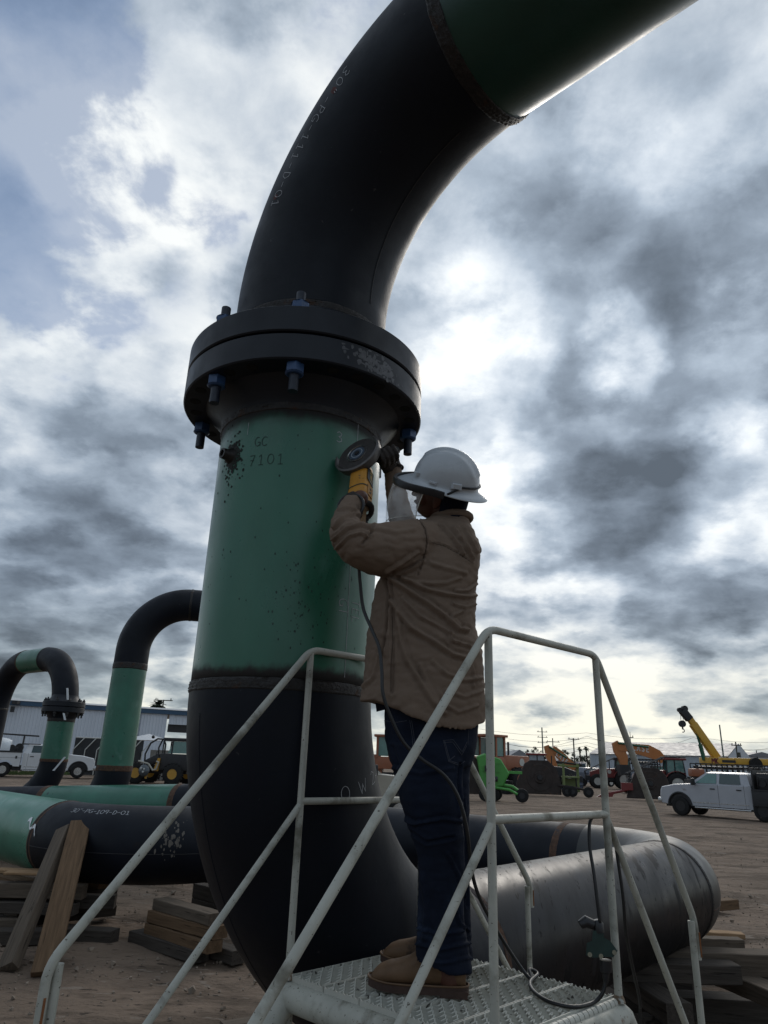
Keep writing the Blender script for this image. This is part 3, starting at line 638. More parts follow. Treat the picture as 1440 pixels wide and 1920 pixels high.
def riser_one():
    C = Vector((-6.33, 14.605, 0)); r = .254; up = Vector((0, 0, 1)); h = hdir(-51.7); Yn = C.y-r
    z_wb = A(103, 1426, Yn).z; z_f0 = A(113, 1335, Yn).z; z_f1 = A(115, 1314, Yn-.1).z; ze = 2.56
    T = thing('pipe_riser', 'green and black pipe hoop with a bolted flange at the far left', 'pipe', (C.x, C.y, 0))
    zmid = (z_f0+z_f1)/2
    fl_b = flange_ring('flange', T, C, z_f0, zmid-.005, .40, .32, r, z_f0-.14, 20, .36, .018, m_flange, skip=range(0, 360, 18))
    fl_t = flange_ring('flange', T, C, zmid+.005, z_f1, .40, .32, r, z_f1+.13, 20, .36, .018, m_flange, skip=range(0, 360, 18))
    ring_bolts(T, C, z_f0, z_f1, .36, range(0, 360, 36), .016, (.033, .035), (m_dark, m_dark), .07, .09)
    z1 = z_f0-.14
    pipe_seg('riser', [(C+up*(z_wb+(z1-z_wb)*i/6), up) for i in range(7)], r, h, m_green, T, 'short green length under the flange')
    weld(T, C+up*z1, up, r, w=.04); weld(T, C+up*z_wb, up, r, m=m_rustw, w=.03)
    ref = h.cross(up); z2 = z_f1+.13; P = Path(C+up*min(z2, ze), up, ref); b = P.bend(1.0, 90, h, 30); pipe_seg('elbow', b, r, ref, m_black, T, 'black top elbow nearest the flange')
    weld(T, C+up*min(z2, ze), up, r)
    if z2 < ze: pass
    weld(T, P.p, P.t, r)
    g = P.straight(.95, 6); pipe_seg('pipe_run', g, r, ref, m_green, T, 'short green level length'); weld(T, P.p, P.t, r, m=m_rustw)
    b = P.bend(1.0, 90, -up, 30); pipe_seg('elbow', b, r, ref, m_black, T, 'black top elbow at the frame edge'); weld(T, P.p, P.t, r)
    pipe_seg('riser', P.straight(max(.3, P.p.z-.75), 6), r, ref, m_black, T, 'black down leg'); h3 = hdir(225); P.side = h3.cross(up)
    pipe_seg('elbow', P.bend(.5, 90, h3, 16), r, h3.cross(up), m_black, T)
    h2 = hdir(-100); ref = h2.cross(up); P = Path(C+up*z_wb, -up, ref); b = P.bend(min(.9, z_wb-r-.05), 90, h2, 30); pipe_seg('elbow', b, r, ref, m_black, T, 'black bottom elbow')
    pipe_seg('pipe_run', P.straight(1.5, 4), r, ref, m_black, T)
    # white tape ends hanging from the flange
    mb = MB()
    for (x0, y0), (x1, y1) in (((126, 1290), (127, 1312)), ((119, 1337), (122, 1350)), ((122, 1419), (100, 1445))):
        p0 = A(x0, y0, C.y-r-.14); p1 = A(x1, y1, C.y-r-.14); s_ = Vector((.018, 0, 0)); mb.add([p0-s_, p0+s_, p1+s_*1.2, p1-s_*1.2, p0-s_+Vector((0, .01, 0)), p0+s_+Vector((0, .01, 0)), p1+s_+Vector((0, .01, 0)), p1-s_+Vector((0, .01, 0))], [(0, 1, 2, 3), (7, 6, 5, 4), (0, 3, 7, 4), (1, 5, 6, 2), (0, 4, 5, 1), (3, 2, 6, 7)], None, False)
    mb.build('white_tape', m_chalkw, T)
riser_one()

# ------------------------------------------------------------ timbers
TIMG = 'timbers stacked under and around the pipes'
def timber(p, az, L_, w, h, wd=0, label='', name='timber', grp=TIMG, tilt=0, sd=0):
    """p: base centre; az heading of its length"""
    o = thing(name, label, 'timber', p, az, grp); bpy.data.objects.remove(o)
    rnd = random.Random(hash((round(p[0], 2), round(p[1], 2), round(p[2], 2))) if not sd else sd)
    mb = MB(); n = 9; rs = []
    for i in range(n):
        x = -L_/2+L_*i/(n-1); dy = rnd.uniform(-.003, .003); dz = rnd.uniform(-.002, .002)
        e = .006; hw, hh = w/2, h
        rs.append([(x, -hw+e+dy, dz), (x, hw-e+dy, dz), (x, hw+dy, e+dz), (x, hw+dy, hh-e+dz), (x, hw-e+dy, hh+dz), (x, -hw+e+dy, hh+dz), (x, -hw+dy, hh-e+dz), (x, -hw+dy, e+dz)])
    mb.rings(rs)
    ob = mb.build(name, WOODS[wd], None, sharp=30); ob.location = p; ob.rotation_euler = (0, -tilt, R(90-az)); tag(ob, label, 'timber', grp); return ob
def stacks():
    # front stack left of the lower elbow
    a = G(236, 1768); b = G(368, 1812); d = (b-a); az = math.degrees(math.atan2(d.x, d.y)); t = d.normalized(); nrm = Vector((-t.y, t.x, 0))
    if nrm.y < 0: nrm = -nrm
    base = (a+b)/2+nrm*.09
    names = ['long bottom timber of the stack by the elbow', 'second timber up in the stack by the elbow', 'third timber up in the stack by the elbow', 'topmost timber of the stack by the elbow, darkest and tilted']
    for i, (off, L_, h, wd) in enumerate(((-.02, 1.02, .105, 2), (.16, 1.0, .095, 1), (.17, .98, .10, 1), (.14, .92, .095, 0))):
        timber(tuple(base+t*off+nrm*(.02*i)+Vector((0, 0, .002+.101*i))), az+(0, 2, -1, 3)[i], L_, .17, h, wd, names[i])
    timber(tuple(base+t*.38+nrm*.22+Vector((0, 0, .002))), az+1, .75, .17, .11, 2, 'short timber lying behind the stack by the elbow')
    c = G(392, 1740)
    for i in range(2): timber((c.x, c.y+.5, .19*i*.8+.002), az+4, .9, .18, .15, 2, ('lower', 'upper')[i]+' dark timber of the pair showing beside the lower elbow')
    c = G(470, 1935)
    timber((c.x, c.y, .002), 60, .4, .12, .07, 0, 'small wood block on the dirt below the stair rail')
    # crib under the left spool
    W0 = Vector((-3.41, 8.49, 0)); t = hdir(134.3); n = hdir(44.3)
    lay = .107
    k = 0; nm = ['bottom', 'second', 'third', 'top']
    for li in range(4):
        ax = t if li % 2 else n; azz = 134.3 if li % 2 else 44.3; other = n if li % 2 else t
        for s_ in (-1, 1):
            p = W0-t*.35+other*s_*.36+Vector((0, 0, .002+lay*li))
            timber(tuple(p), azz+random.uniform(-5, 5), 1.35, .19, lay-.003, (2, 0, 2, 1)[li], f'{"near" if s_ > 0 else "far"} timber in the {nm[li]} layer under the light green pipe weld')
    for (px, py, Y, azz, L_, h, wd, lab) in ((30, 1633, 8.1, 84, .9, .035, 3, 'orange thin board poking out under the light green pipe'), (80, 1637, 7.9, 82, .7, .025, 3, 'bright board end beside the left leaning plank'),
                                           (40, 1668, 7.85, 88, 1.25, .13, 0, 'thick grey timber below the thin orange boards'), (30, 1700, 7.8, 92, 1.2, .10, 2, 'dark timber low down at the left frame edge'), (6, 1732, 7.7, 70, .5, .09, 0, 'grey timber end at the left frame edge'),
                                           (140, 1690, 8.1, 80, .8, .12, 2, 'dark timber behind the right leaning plank')):
        p = A(px, py, Y); p.z = max(.002, p.z-h/2); timber(tuple(p), azz, L_, .16, h, wd, lab)
    for (px, py, azz, L_, lab) in ((150, 1765, 100, .7, 'bottom timber lying on the dirt behind the planks'), (20, 1770, 80, .9, 'dark timber on the dirt at the far left')):
        p = G(px, py); timber((p.x, p.y, .002), azz, L_, .17, .12, 2, lab)
    # leaning planks
    for i, (b0, tp, w, th, wd, lab) in enumerate((((14, 1818), (122, 1556), .155, .10, 0, 'grey brown square timber leaning on the black elbow, left one of the pair'), ((82, 1826), (152, 1541), .20, .055, 1, 'wide brown plank leaning on the black elbow, right one of the pair'))):
        p0 = G(b0[0], b0[1]); ztop = 1.02; Yt = 7.95
        p1 = A(tp[0], tp[1], Yt); x = (p1-p0); L_ = x.length; x.normalize()
        y = Vector((1, .15 if i else -.75, 0)); y = (y-x*y.dot(x)).normalized(); z = x.cross(y)
        M_ = Matrix(((x.x, y.x, z.x, p0.x), (x.y, y.y, z.y, p0.y), (x.z, y.z, z.z, p0.z), (0, 0, 0, 1)))
        mb = MB().box((L_/2, 0, 0), (L_, w, th), bev=.006); ob = mb.build('plank', WOODS[wd], None, sharp=30); ob.matrix_world = M_; tag(ob, lab, 'plank', 'planks leaning against the pipe')
    # right crib below the corner elbow
    def tb(px, py, Y, azz, L_, w, h, wd, lab, nm_='timber'):
        p = A(px, py, Y); p.z = max(.002, p.z); return timber(tuple(p), azz, L_, w, h, wd, lab, nm_)
    tb(1330, 1822, 5.9, 91, 1.0, .20, .14, 0, 'big grey beam topmost in the crib under the corner elbow')
    tb(1250, 1838, 5.7, 89, 1.0, .18, .12, 2, 'dark beam left of centre in the crib under the corner elbow')
    tb(1412, 1868, 5.75, 165, .7, .20, .11, 0, 'beam with its sawn end to the camera at the right frame edge')
    tb(1210, 1880, 5.6, 172, .9, .18, .12, 2, 'dark beam end under the elbow just behind the stair foot')
    p = G(1330, 1918); timber((p.x, p.y+.1, .002), 92, 1.7, .22, .15, 2, 'long bottom beam of the crib under the corner elbow')
    p = G(1300, 1850); timber((p.x, p.y+.3, .002), 95, 1.9, .20, .15, 2, 'rear bottom beam of the crib under the corner elbow')
    timber((2.2, 6.9, .002), 131, 1.2, .2, .40, 2, 'dark block carrying the corner elbow'); timber((.9, 4.6, .002), 131, 1.1, .2, .41, 2, 'dark block carrying the scratched pipe')
    timber((1.1, 8.9, .002), 41, 1.1, .2, .41, 2, 'dark block carrying the back pipe run')
    for (px, py, azz, L_, w, h, wd, lab) in ((1348, 1706, 62, .62, .17, .12, 1, 'brown timber end showing past the corner elbow'), (1345, 1756, 100, .55, .16, .05, 3, 'pale thin board lying flat on the dirt at the right'), (1335, 1778, 92, .62, .16, .10, 0, 'grey timber lying below the pale thin board')):
        p = G(px, py); timber((p.x, p.y, .002), azz, L_, w, h, wd, lab)
    for i, p in enumerate(gsup): timber((p.x, p.y, .002), math.degrees(math.atan2(gt.x, gt.y))+90, .8, .2, gz-.004, 2, ('left', 'middle', 'right')[i]+' timber block under the thinner green pipe')
stacks()

# ------------------------------------------------------------ stair platform
cL, cF, cR_, cN = Vector((-.259, 2.668, 0)), Vector((.200, 3.113, 0)), Vector((.790, 2.551, 0)), Vector((.330, 2.106, 0))
o1 = (cL-cF).normalized(); ex = (cR_-cF).normalized(); DZ = 1.05
def platform():
    T = thing('stair_platform', 'white pipe rail work platform with stairs on both sides and a serrated deck', 'platform', tuple((cL+cR_)/2))
    up = Vector((0, 0, 1)); rr = .0124; zt = DZ+1.065; zm = DZ+.53
    def elb(pts, k=.05, n=5):
        """round the inner corners"""
        out = [Vector(pts[0])]
        for i in range(1, len(pts)-1):
            a, b, c = Vector(pts[i-1]), Vector(pts[i]), Vector(pts[i+1]); d0 = (a-b).normalized()*k; d1 = (c-b).normalized()*k
            for j in range(n+1):
                s_ = j/n; out.append((b+d0)*(1-s_)**2+b*2*s_*(1-s_)+(b+d1)*s_*s_)
        out.append(Vector(pts[-1])); return out
    def rail(name, pts, r=rr, par=T, k=.05, m=m_rail): return MB().tube(elb(pts, k) if len(pts) > 2 else pts, r, 16).build(name, m, par, sharp=50)
    tL, tN, tF, tR = .798, .80, .767, .61
    low = {}
    for key, c, d, t_, zl in (('L', cL, o1, tL, 1.193), ('N', cN, o1, tN, 1.19), ('F', cF, -o1, tF, 1.20), ('R', cR_, -o1, tR, 1.20)):
        low[key] = c+d*t_+up*zl
    rail('handrail', [low['L']-up*.16, low['L'], cL+up*zt, cF+up*zt, low['F'], low['F']-up*.09], .0132, k=.045)
    rail('handrail', [low['N']-up*.16, low['N'], cN+up*zt, cR_+up*zt, low['R'], low['R']-up*.13], .0122, k=.045)
    for c in (cL, cN, cF, cR_):
        rail('post', [c+up*(DZ-.03), c+up*(zt-.012)])
        MB().lathe([(rr+.008, 0), (rr+.004, .012), (rr, .02)], Matrix.Translation(c+up*(DZ-.01)), 16).build('weld_collar', mat('rusty_collar', (.16, .11, .07), .8, var=.5, vs=60, spots=[((.4, .4, .36), 30, .55, .1, .6)]), T)
    for a, b in ((cL, cF), (cN, cR_)): rail('mid_rail', [a+up*zm, b+up*zm])
    def slope(key, c, d, t_, zl): return (zt-zl)/t_
    for key, c, d, t_, zl in (('L', cL, o1, tL, 1.193), ('N', cN, o1, tN, 1.19), ('F', cF, -o1, tF, 1.20), ('R', cR_, -o1, tR, 1.20)):
        k = (zt-zl)/t_; te = (zm-.10)/k
        te = min(te, t_+.05) if False else te
        ln = min(t_, (zm-.35)/k)
        rail('mid_rail', [c+up*(zm-.01), c+d*ln+up*(zm-k*ln)], rr*.95)
        # newel post down to the stringer, its welded foot plate
        zs = max(.03, DZ-.07-k*t_)
        rail('post', [c+d*(t_-.028)+up*(zl+.0), c+d*(t_-.028)+up*.02])
        MB().box(tuple(c+d*(t_-.028)+up*.012), (.12, .12, .02)).build('foot_plate', m_rail, T)
        st = DZ-.05; foot = st/k
        rail('stringer', [c+up*(st+.0), c+d*foot+up*.02], .043)
    # rust streaks where tubes were cut
    for p, d_ in ((low['L']+Vector((0, 0, -.11)), .05), (low['F']+Vector((0, 0, -.05)), .04), (low['R']+Vector((0, 0, -.08)), .05)):
        MB().box(tuple(p+Vector((.0095, -.0095, 0))), (.005, .005, d_*1.6)).build('rust_streak', m_rust, T)
    # deck frame of thick pipe
    z0 = DZ-.055
    cs = [cL, cN, cR_, cF]
    for i in range(4):
        a, b = cs[i], cs[(i+1) % 4]; MB().tube([a+up*z0, b+up*z0], .042, 20).build('deck_frame', m_rail, T, sharp=50)
    for c in cs: MB().sphere(c+up*z0, .0435).build('frame_corner', m_rail, T)
    for c in cs: rail('leg', [c+up*z0, c+up*.02], .022)
    # serrated planks: long channels running from the camera-left stair to the far stair
    nP = 5; wid = (cN-cL).length; ln = (cF-cL).length; u = (cN-cL).normalized(); v = (cF-cL).normalized()
    ins = .012; pw = (wid-2*ins)/nP
    for i in range(nP):
        mb = MB(); x0 = ins+pw*i
        def Pt(a, b, z): return cL+u*a+v*b+up*z
        for xe in (x0+.002, x0+pw-.005):      # channel edges
            q = [Pt(xe, .0, DZ-.03), Pt(xe+.003, .0, DZ-.03), Pt(xe+.003, .0, DZ+.006), Pt(xe, .0, DZ+.006)]; w_ = [p_+v*ln for p_ in q]
            mb.add(q+w_, [(0, 1, 2, 3), (7, 6, 5, 4), (0, 4, 5, 1), (1, 5, 6, 2), (2, 6, 7, 3), (3, 7, 4, 0)], None, False)
        ns = 6; period = .046; nb = int(ln/ (period/4))
        for s_ in range(ns):
            xc = x0+.010+(pw-.02)*(s_+.5)/ns; ph = (s_ % 2)*PI; amp = (pw-.02)/ns*.50; vs = []
            for j in range(nb+1):
                b = ln*j/nb; off = amp*max(-1, min(1, 1.5*math.sin(2*PI*b/period+ph))); tooth = .0045 if j % 2 else -.002
                for dx, z in ((-.0016, DZ-.018), (.0016, DZ-.018), (.0026, DZ+.004+tooth), (-.0026, DZ+.004+tooth)): vs.append(Pt(xc+off+dx, b, z))
            fs = []
            for j in range(nb):
                for k in range(4): fs.append((4*j+k, 4*j+(k+1) % 4, 4*j+4+(k+1) % 4, 4*j+4+k))
            mb.add(vs, fs, None, False)
        # scalloped end lips
        for b in (0.0, ln):
            m_ = 9; vs = []
            for j in range(m_*4+1):
                a = x0+.004+(pw-.008)*j/(m_*4); z = DZ+.006-.006*abs(math.sin(PI*j/4)); vs += [Pt(a, b, DZ-.035), Pt(a, b, z), Pt(a, b+.003, z), Pt(a, b+.003, DZ-.035)]
            fs = [(4*j+k, 4*j+(k+1) % 4, 4*j+4+(k+1) % 4, 4*j+4+k) for j in range(m_*4) for k in range(4)]
            mb.add(vs, fs, None, False)
        mb.build('deck_plank', m_deck, T, sharp=0)
    # scalloped toe strip along the right hand edge
    mb = MB(); a = cN+v*.01+u*-.004; m_ = int(ln/.026)
    for j in range(m_):
        p = cN+v*(.02+j*.026)+up*(DZ-.012)-u*.006; mb.cyl(p-v*.011, p+v*.011, .014, n=10)
    mb.build('toe_strip', m_deck, T)
    # treads
    for side, (a, b, d, t_, zl) in enumerate(((cL, cN, o1, tL, 1.193), (cF, cR_, -o1, tF, 1.20))):
        k = (zt-zl)/t_
        for j in range(1, 5):
            z = DZ-.21*j; q = d*((DZ-z)/k)
            if z < .1: continue
            p = (a+b)/2+q+up*z; ang = math.atan2(u.y, u.x)
            m2 = MB(); m2.box(tuple(p), ((b-a).length-.07, .20, .03), rot=(0, 0, ang))
            for jj in range(16): m2.box(tuple(p+u*((b-a).length*.9*(jj/15-.5))+up*.019), (.006, .19, .012), rot=(0, 0, ang))
            m2.build('tread', m_deck, T)
platform()

# ------------------------------------------------------------ the worker
def remesh(o, vox, smooth=3):
    md = o.modifiers.new('r', 'REMESH'); md.mode = 'VOXEL'; md.voxel_size = vox; md.use_smooth_shade = True
    if smooth: ms = o.modifiers.new('s', 'SMOOTH'); ms.factor = .5; ms.iterations = smooth
    dg = bpy.context.evaluated_depsgraph_get(); me = bpy.data.meshes.new_from_object(o.evaluated_get(dg)); mats = [m for m in o.data.materials]
    o.modifiers.clear(); o.data = me; me.materials.clear()
    for m in mats: me.materials.append(m)
    me.polygons.foreach_set('use_smooth', [True]*len(me.polygons)); return o
def proj(p):
    q = p-Vector((0, 0, CZ)); d = q.dot(cw); return 720+F*q.dot(cr)/d, 960-F*q.dot(cu)/d
def oval(xl, xr, y, Y, dh, n=28, e=2.4, zf=None):
    a = A(xl, y, Y); b = A(xr, y, Y); c = (a+b)/2; hw = (b-a).length/2; out = []
    for i in range(n):
        th = 2*PI*i/n; cc, ss = math.cos(th), math.sin(th)
        p = c+Vector((hw*math.copysign(abs(cc)**(2/e), cc), dh*math.copysign(abs(ss)**(2/e), ss), 0)); p.z = c.z
        if zf: p.z = zf(p)
        out.append(p)
    return out
def limb(mb, pts, n=18, sub=4):
    """pts (point, radius) smooth tapered tube"""
    P = [Vector(p) for p, r in pts]; Rr = [r for p, r in pts]; Q = []; RR = []
    for i in range(len(P)-1):
        p0 = P[max(i-1, 0)]; p1 = P[i]; p2 = P[i+1]; p3 = P[min(i+2, len(P)-1)]
        for j in range(sub):
            t = j/sub; Q.append(.5*((2*p1)+(p2-p0)*t+(2*p0-5*p1+4*p2-p3)*t*t+(3*p1-p0-3*p2+p3)*t**3)); RR.append(Rr[i]*(1-t)+Rr[i+1]*t)
    Q.append(P[-1]); RR.append(Rr[-1]); mb.tube(Q, RR, n)
    mb.sphere(Q[0], RR[0]*.98, n=8); mb.sphere(Q[-1], RR[-1]*.98, n=8); return mb
def seg_d(px, py, pl):
    best = 1e9
    for i in range(len(pl)-1):
        ax, ay = pl[i]; bx, by = pl[i+1]; dx, dy = bx-ax, by-ay; t = max(0, min(1, ((px-ax)*dx+(py-ay)*dy)/(dx*dx+dy*dy+1e-9)))
        d = math.hypot(px-ax-dx*t, py-ay-dy*t)
        if d < best: best = d
    return best
def folds(o, lst, M, noise_amp=.002, nsc=14, front=True, back_lst=()):
    """push creases into the cloth; each crease is a polyline in the view of the photo, applied on the camera side"""
    me = o.data; me.update(); C = Vector((0, 0, CZ)); Mi = M
    boxes = [(min(p[0] for p in pl)-22, max(p[0] for p in pl)+22, min(p[1] for p in pl)-22, max(p[1] for p in pl)+22) for pl, w, a in lst]
    nr = [v.normal.copy() for v in me.vertices]
    for v in me.vertices:
        p = Mi @ v.co; n = nr[v.index]; px, py = proj(p); fac = -(p-C).normalized().dot(n); d = 0
        if fac > -.1:
            k = min(1, (fac+.1)*3)
            for (pl, w, a), bx in zip(lst, boxes):
                if bx[0] < px < bx[1] and bx[2] < py < bx[3]:
                    q = seg_d(px, py, pl)/(w*.85)
                    if q < 3: d += 1.45*k*a*(math.exp(-q*q)-.5*math.exp(-(q-1.5)**2*1.8))
        d += noise_amp*(abs(fbm((p.x*1.0, p.y*1.0, p.z*2.2), nsc, 3))*2-.5)
        v.co = v.co+n*d
    me.update()
m_shirt = mat('brown_work_shirt', (.175, .127, .095), .88, var=.10, vs=7, spots=[((.075, .055, .043), 5, .64, .10, .9)], bump=[(260, .35, .0012), (28, .35, .006)], spec=.15)
m_jeans = mat('dark_blue_denim', (.0085, .0125, .025), .85, var=.3, vs=9, spots=[((.022, .034, .062), 5, .60, .15, .85)], bump=[(300, .4, .0012), (24, .4, .006)], spec=.15)
m_skin = mat('brown_skin', (.10, .042, .028), .5, var=.12, vs=12, bump=[(180, .15, .001)], spec=.4)
m_glove = mat('worn_dark_glove', (.035, .029, .026), .7, var=.35, vs=18, spots=[((.10, .085, .07), 14, .62, .1, .8)], bump=[(60, .5, .003)], spec=.25)
m_helmet = mat('grey_white_helmet', (.47, .50, .53), .32, var=.05, vs=8, spots=[((.25, .26, .26), 18, .68, .05, .6)], bump=[(6, .05, .004)], coat=.2)
m_boot = mat('tan_leather', (.135, .078, .042), .62, var=.3, vs=12, spots=[((.045, .028, .020), 8, .57, .12, .75)], bump=[(70, .4, .002), (14, .3, .005)], spec=.35)
m_sole = mat('boot_sole', (.055, .030, .022), .8, var=.3, vs=20)
m_navy = mat('navy_cloth', (.008, .010, .020), .9, var=.2, vs=12, bump=[(200, .3, .001), (20, .4, .005)], spec=.1)
m_yel = mat('yellow_tool_plastic', (.50, .225, .022), .5, var=.18, vs=18, spots=[((.10, .06, .03), 24, .63, .05, .7)], bump=[(80, .2, .002)])
def person():
    T = thing('person', 'worker in brown shirt, dark jeans and white hard hat, arms raised, grinding the pipe weld', 'person', (.17, 2.55, DZ))
    MW = WM[T.name]; up = Vector((0, 0, 1))
    # head frame: x forward (to the left, slightly up and away), z up, tipped towards the camera
    hc = A(829, 921, 2.49)
    fwd = Vector((-.93, .14, .32)).normalized(); sideL = Vector((-.12, -1, -.74)); sideL = (sideL-fwd*sideL.dot(fwd)).normalized(); hup = fwd.cross(sideL)
    HM = Matrix(((fwd.x, sideL.x, hup.x, hc.x), (fwd.y, sideL.y, hup.y, hc.y), (fwd.z, sideL.z, hup.z, hc.z), (0, 0, 0, 1)))
    # ---- body: one continuous skin
    b = MB()
    b.sphere((0, 0, .02), .1, HM, 14, (.98, .78, 1.08)); b.sphere((.03, 0, -.055), .07, HM, 12, (.85, .78, .95)); b.sphere((.055, 0, -.085), .03, HM, 10, (1, 1.2, .9))
    b.sphere((.098, 0, -.03), .017, HM, 8, (.9, .7, 1.3)); b.sphere((.105, 0, -.042), .012, HM, 8, (1, 1.2, .8)); b.sphere((.088, 0, -.068), .014, HM, 8, (.8, 1.7, .5)); b.sphere((.085, 0, .012), .02, HM, 8, (.7, 2.2, .6))
    for s_ in (-1, 1):
        b.sphere((-.005, s_*.078, -.02), .03, HM, 8, (.6, .3, 1.0)); b.sphere((-.002, s_*.079, -.045), .014, HM, 8, (.7, .45, .8)); b.sphere((.06, s_*.045, -.04), .03, HM, 8, (.8, .6, .9))
    nb = A(850, 985, 2.52)
    limb(b, [(HM @ Vector((-.02, 0, -.06)), .058), (A(842, 960, 2.51), .056), (nb, .066), (A(840, 1020, 2.52), .09)])
    for y, xl, xr, Y, dh in ((1000, 800, 880, 2.50, .08), (1040, 770, 890, 2.50, .10), (1090, 735, 880, 2.50, .115), (1160, 712, 880, 2.50, .115), (1240, 705, 885, 2.50, .12), (1320, 725, 893, 2.50, .125), (1380, 730, 888, 2.50, .12)): pass
    b.rings([oval(xl, xr, y, Y, dh, 20) for y, xl, xr, Y, dh in ((1000, 800, 880, 2.50, .08), (1040, 780, 888, 2.50, .10), (1090, 745, 880, 2.50, .115), (1160, 720, 876, 2.50, .115), (1240, 715, 880, 2.50, .12), (1320, 735, 885, 2.50, .125), (1400, 745, 875, 2.50, .11))])
    armL = [(A(798, 1022, 2.42), .06), (A(740, 1030, 2.37), .055), (A(662, 1020, 2.32), .045), (A(648, 985, 2.38), .042), (A(655, 955, 2.45), .032), (A(664, 940, 2.49), .03), (A(676, 934, 2.50), .032)]
    armR = [(A(852, 1018, 2.62), .06), (A(800, 1008, 2.68), .05), (A(762, 992, 2.74), .043), (A(747, 945, 2.76), .038), (A(738, 885, 2.77), .029), (A(736, 862, 2.78), .032)]
    limb(b, armL, 14); limb(b, armR, 14)
    limb(b, [(A(800, 1400, 2.45), .09), (A(812, 1500, 2.44), .075), (A(825, 1600, 2.45), .06), (A(826, 1700, 2.49), .05), (A(835, 1800, 2.50), .04), (A(842, 1830, 2.50), .04)], 14)
    limb(b, [(A(828, 1400, 2.58), .09), (A(830, 1500, 2.62), .07), (A(834, 1600, 2.66), .06), (A(838, 1700, 2.70), .05), (A(850, 1790, 2.74), .04)], 14)
    bo = remesh(b.build('body', m_skin, T), .0045, 2)
    for s_ in (-1, 1): MB().sphere((.083, s_*.032, -.008), .012, HM, 8).build('eye', mat('eye_white', (.5, .48, .45), .3), T)
    # ---- shirt
    hem = [(660, 1316), (703, 1314), (728, 1316), (768, 1342), (802, 1358), (835, 1369), (883, 1370), (912, 1350)]
    def hz(p):
        px, py = proj(p)
        for i in range(len(hem)-1):
            if hem[i][0] <= px <= hem[i+1][0] or i == len(hem)-2:
                k = (px-hem[i][0])/(hem[i+1][0]-hem[i][0]); hy = hem[i][1]+(hem[i+1][1]-hem[i][1])*max(0, min(1, k)); break
        if px < hem[0][0]: hy = hem[0][1]
        return A(px, hy, p.y).z
    TR = ((966, 822, 872, 2.515, .045), (974, 803, 878, 2.515, .062), (984, 786, 882, 2.51, .085), (1000, 773, 889, 2.50, .11), (1025, 765, 899, 2.49, .13), (1048, 752, 900, 2.49, .14), (1080, 716, 895, 2.48, .145),
          (1105, 703, 892, 2.48, .145), (1140, 698, 891, 2.48, .145), (1172, 692, 890, 2.48, .15), (1215, 686, 902, 2.48, .155), (1255, 683, 906, 2.48, .16), (1290, 680, 908, 2.48, .165), (1312, 676, 909, 2.48, .17))
    s = MB(); rs = [oval(xl, xr, y, Y, dh, 40) for y, xl, xr, Y, dh in TR]; rs.append(oval(674, 909, 1318, 2.48, .17, 40, zf=hz)); s.rings(rs)
    limb(s, [(A(802, 1022, 2.45), .095), (A(770, 1024, 2.41), .098), (A(735, 1029, 2.37), .098), (A(700, 1029, 2.34), .092), (A(669, 1019, 2.31), .077), (A(653, 1003, 2.32), .064), (A(648, 985, 2.37), .054), (A(652, 965, 2.43), .047), (A(660, 945, 2.475), .041)], 24)
    limb(s, [(A(862, 1030, 2.58), .085), (A(842, 1012, 2.62), .078), (A(805, 1005, 2.68), .07), (A(770, 998, 2.73), .062), (A(752, 970, 2.75), .053), (A(745, 935, 2.76), .047), (A(739, 900, 2.77), .042), (A(737, 880, 2.77), .038)], 20)
    so_ = s.build('shirt', m_shirt, T); remesh(so_, .0058, 4)
    def c6(*a): return [(620+x/4.175, 940+y/4.175) for x, y in a]
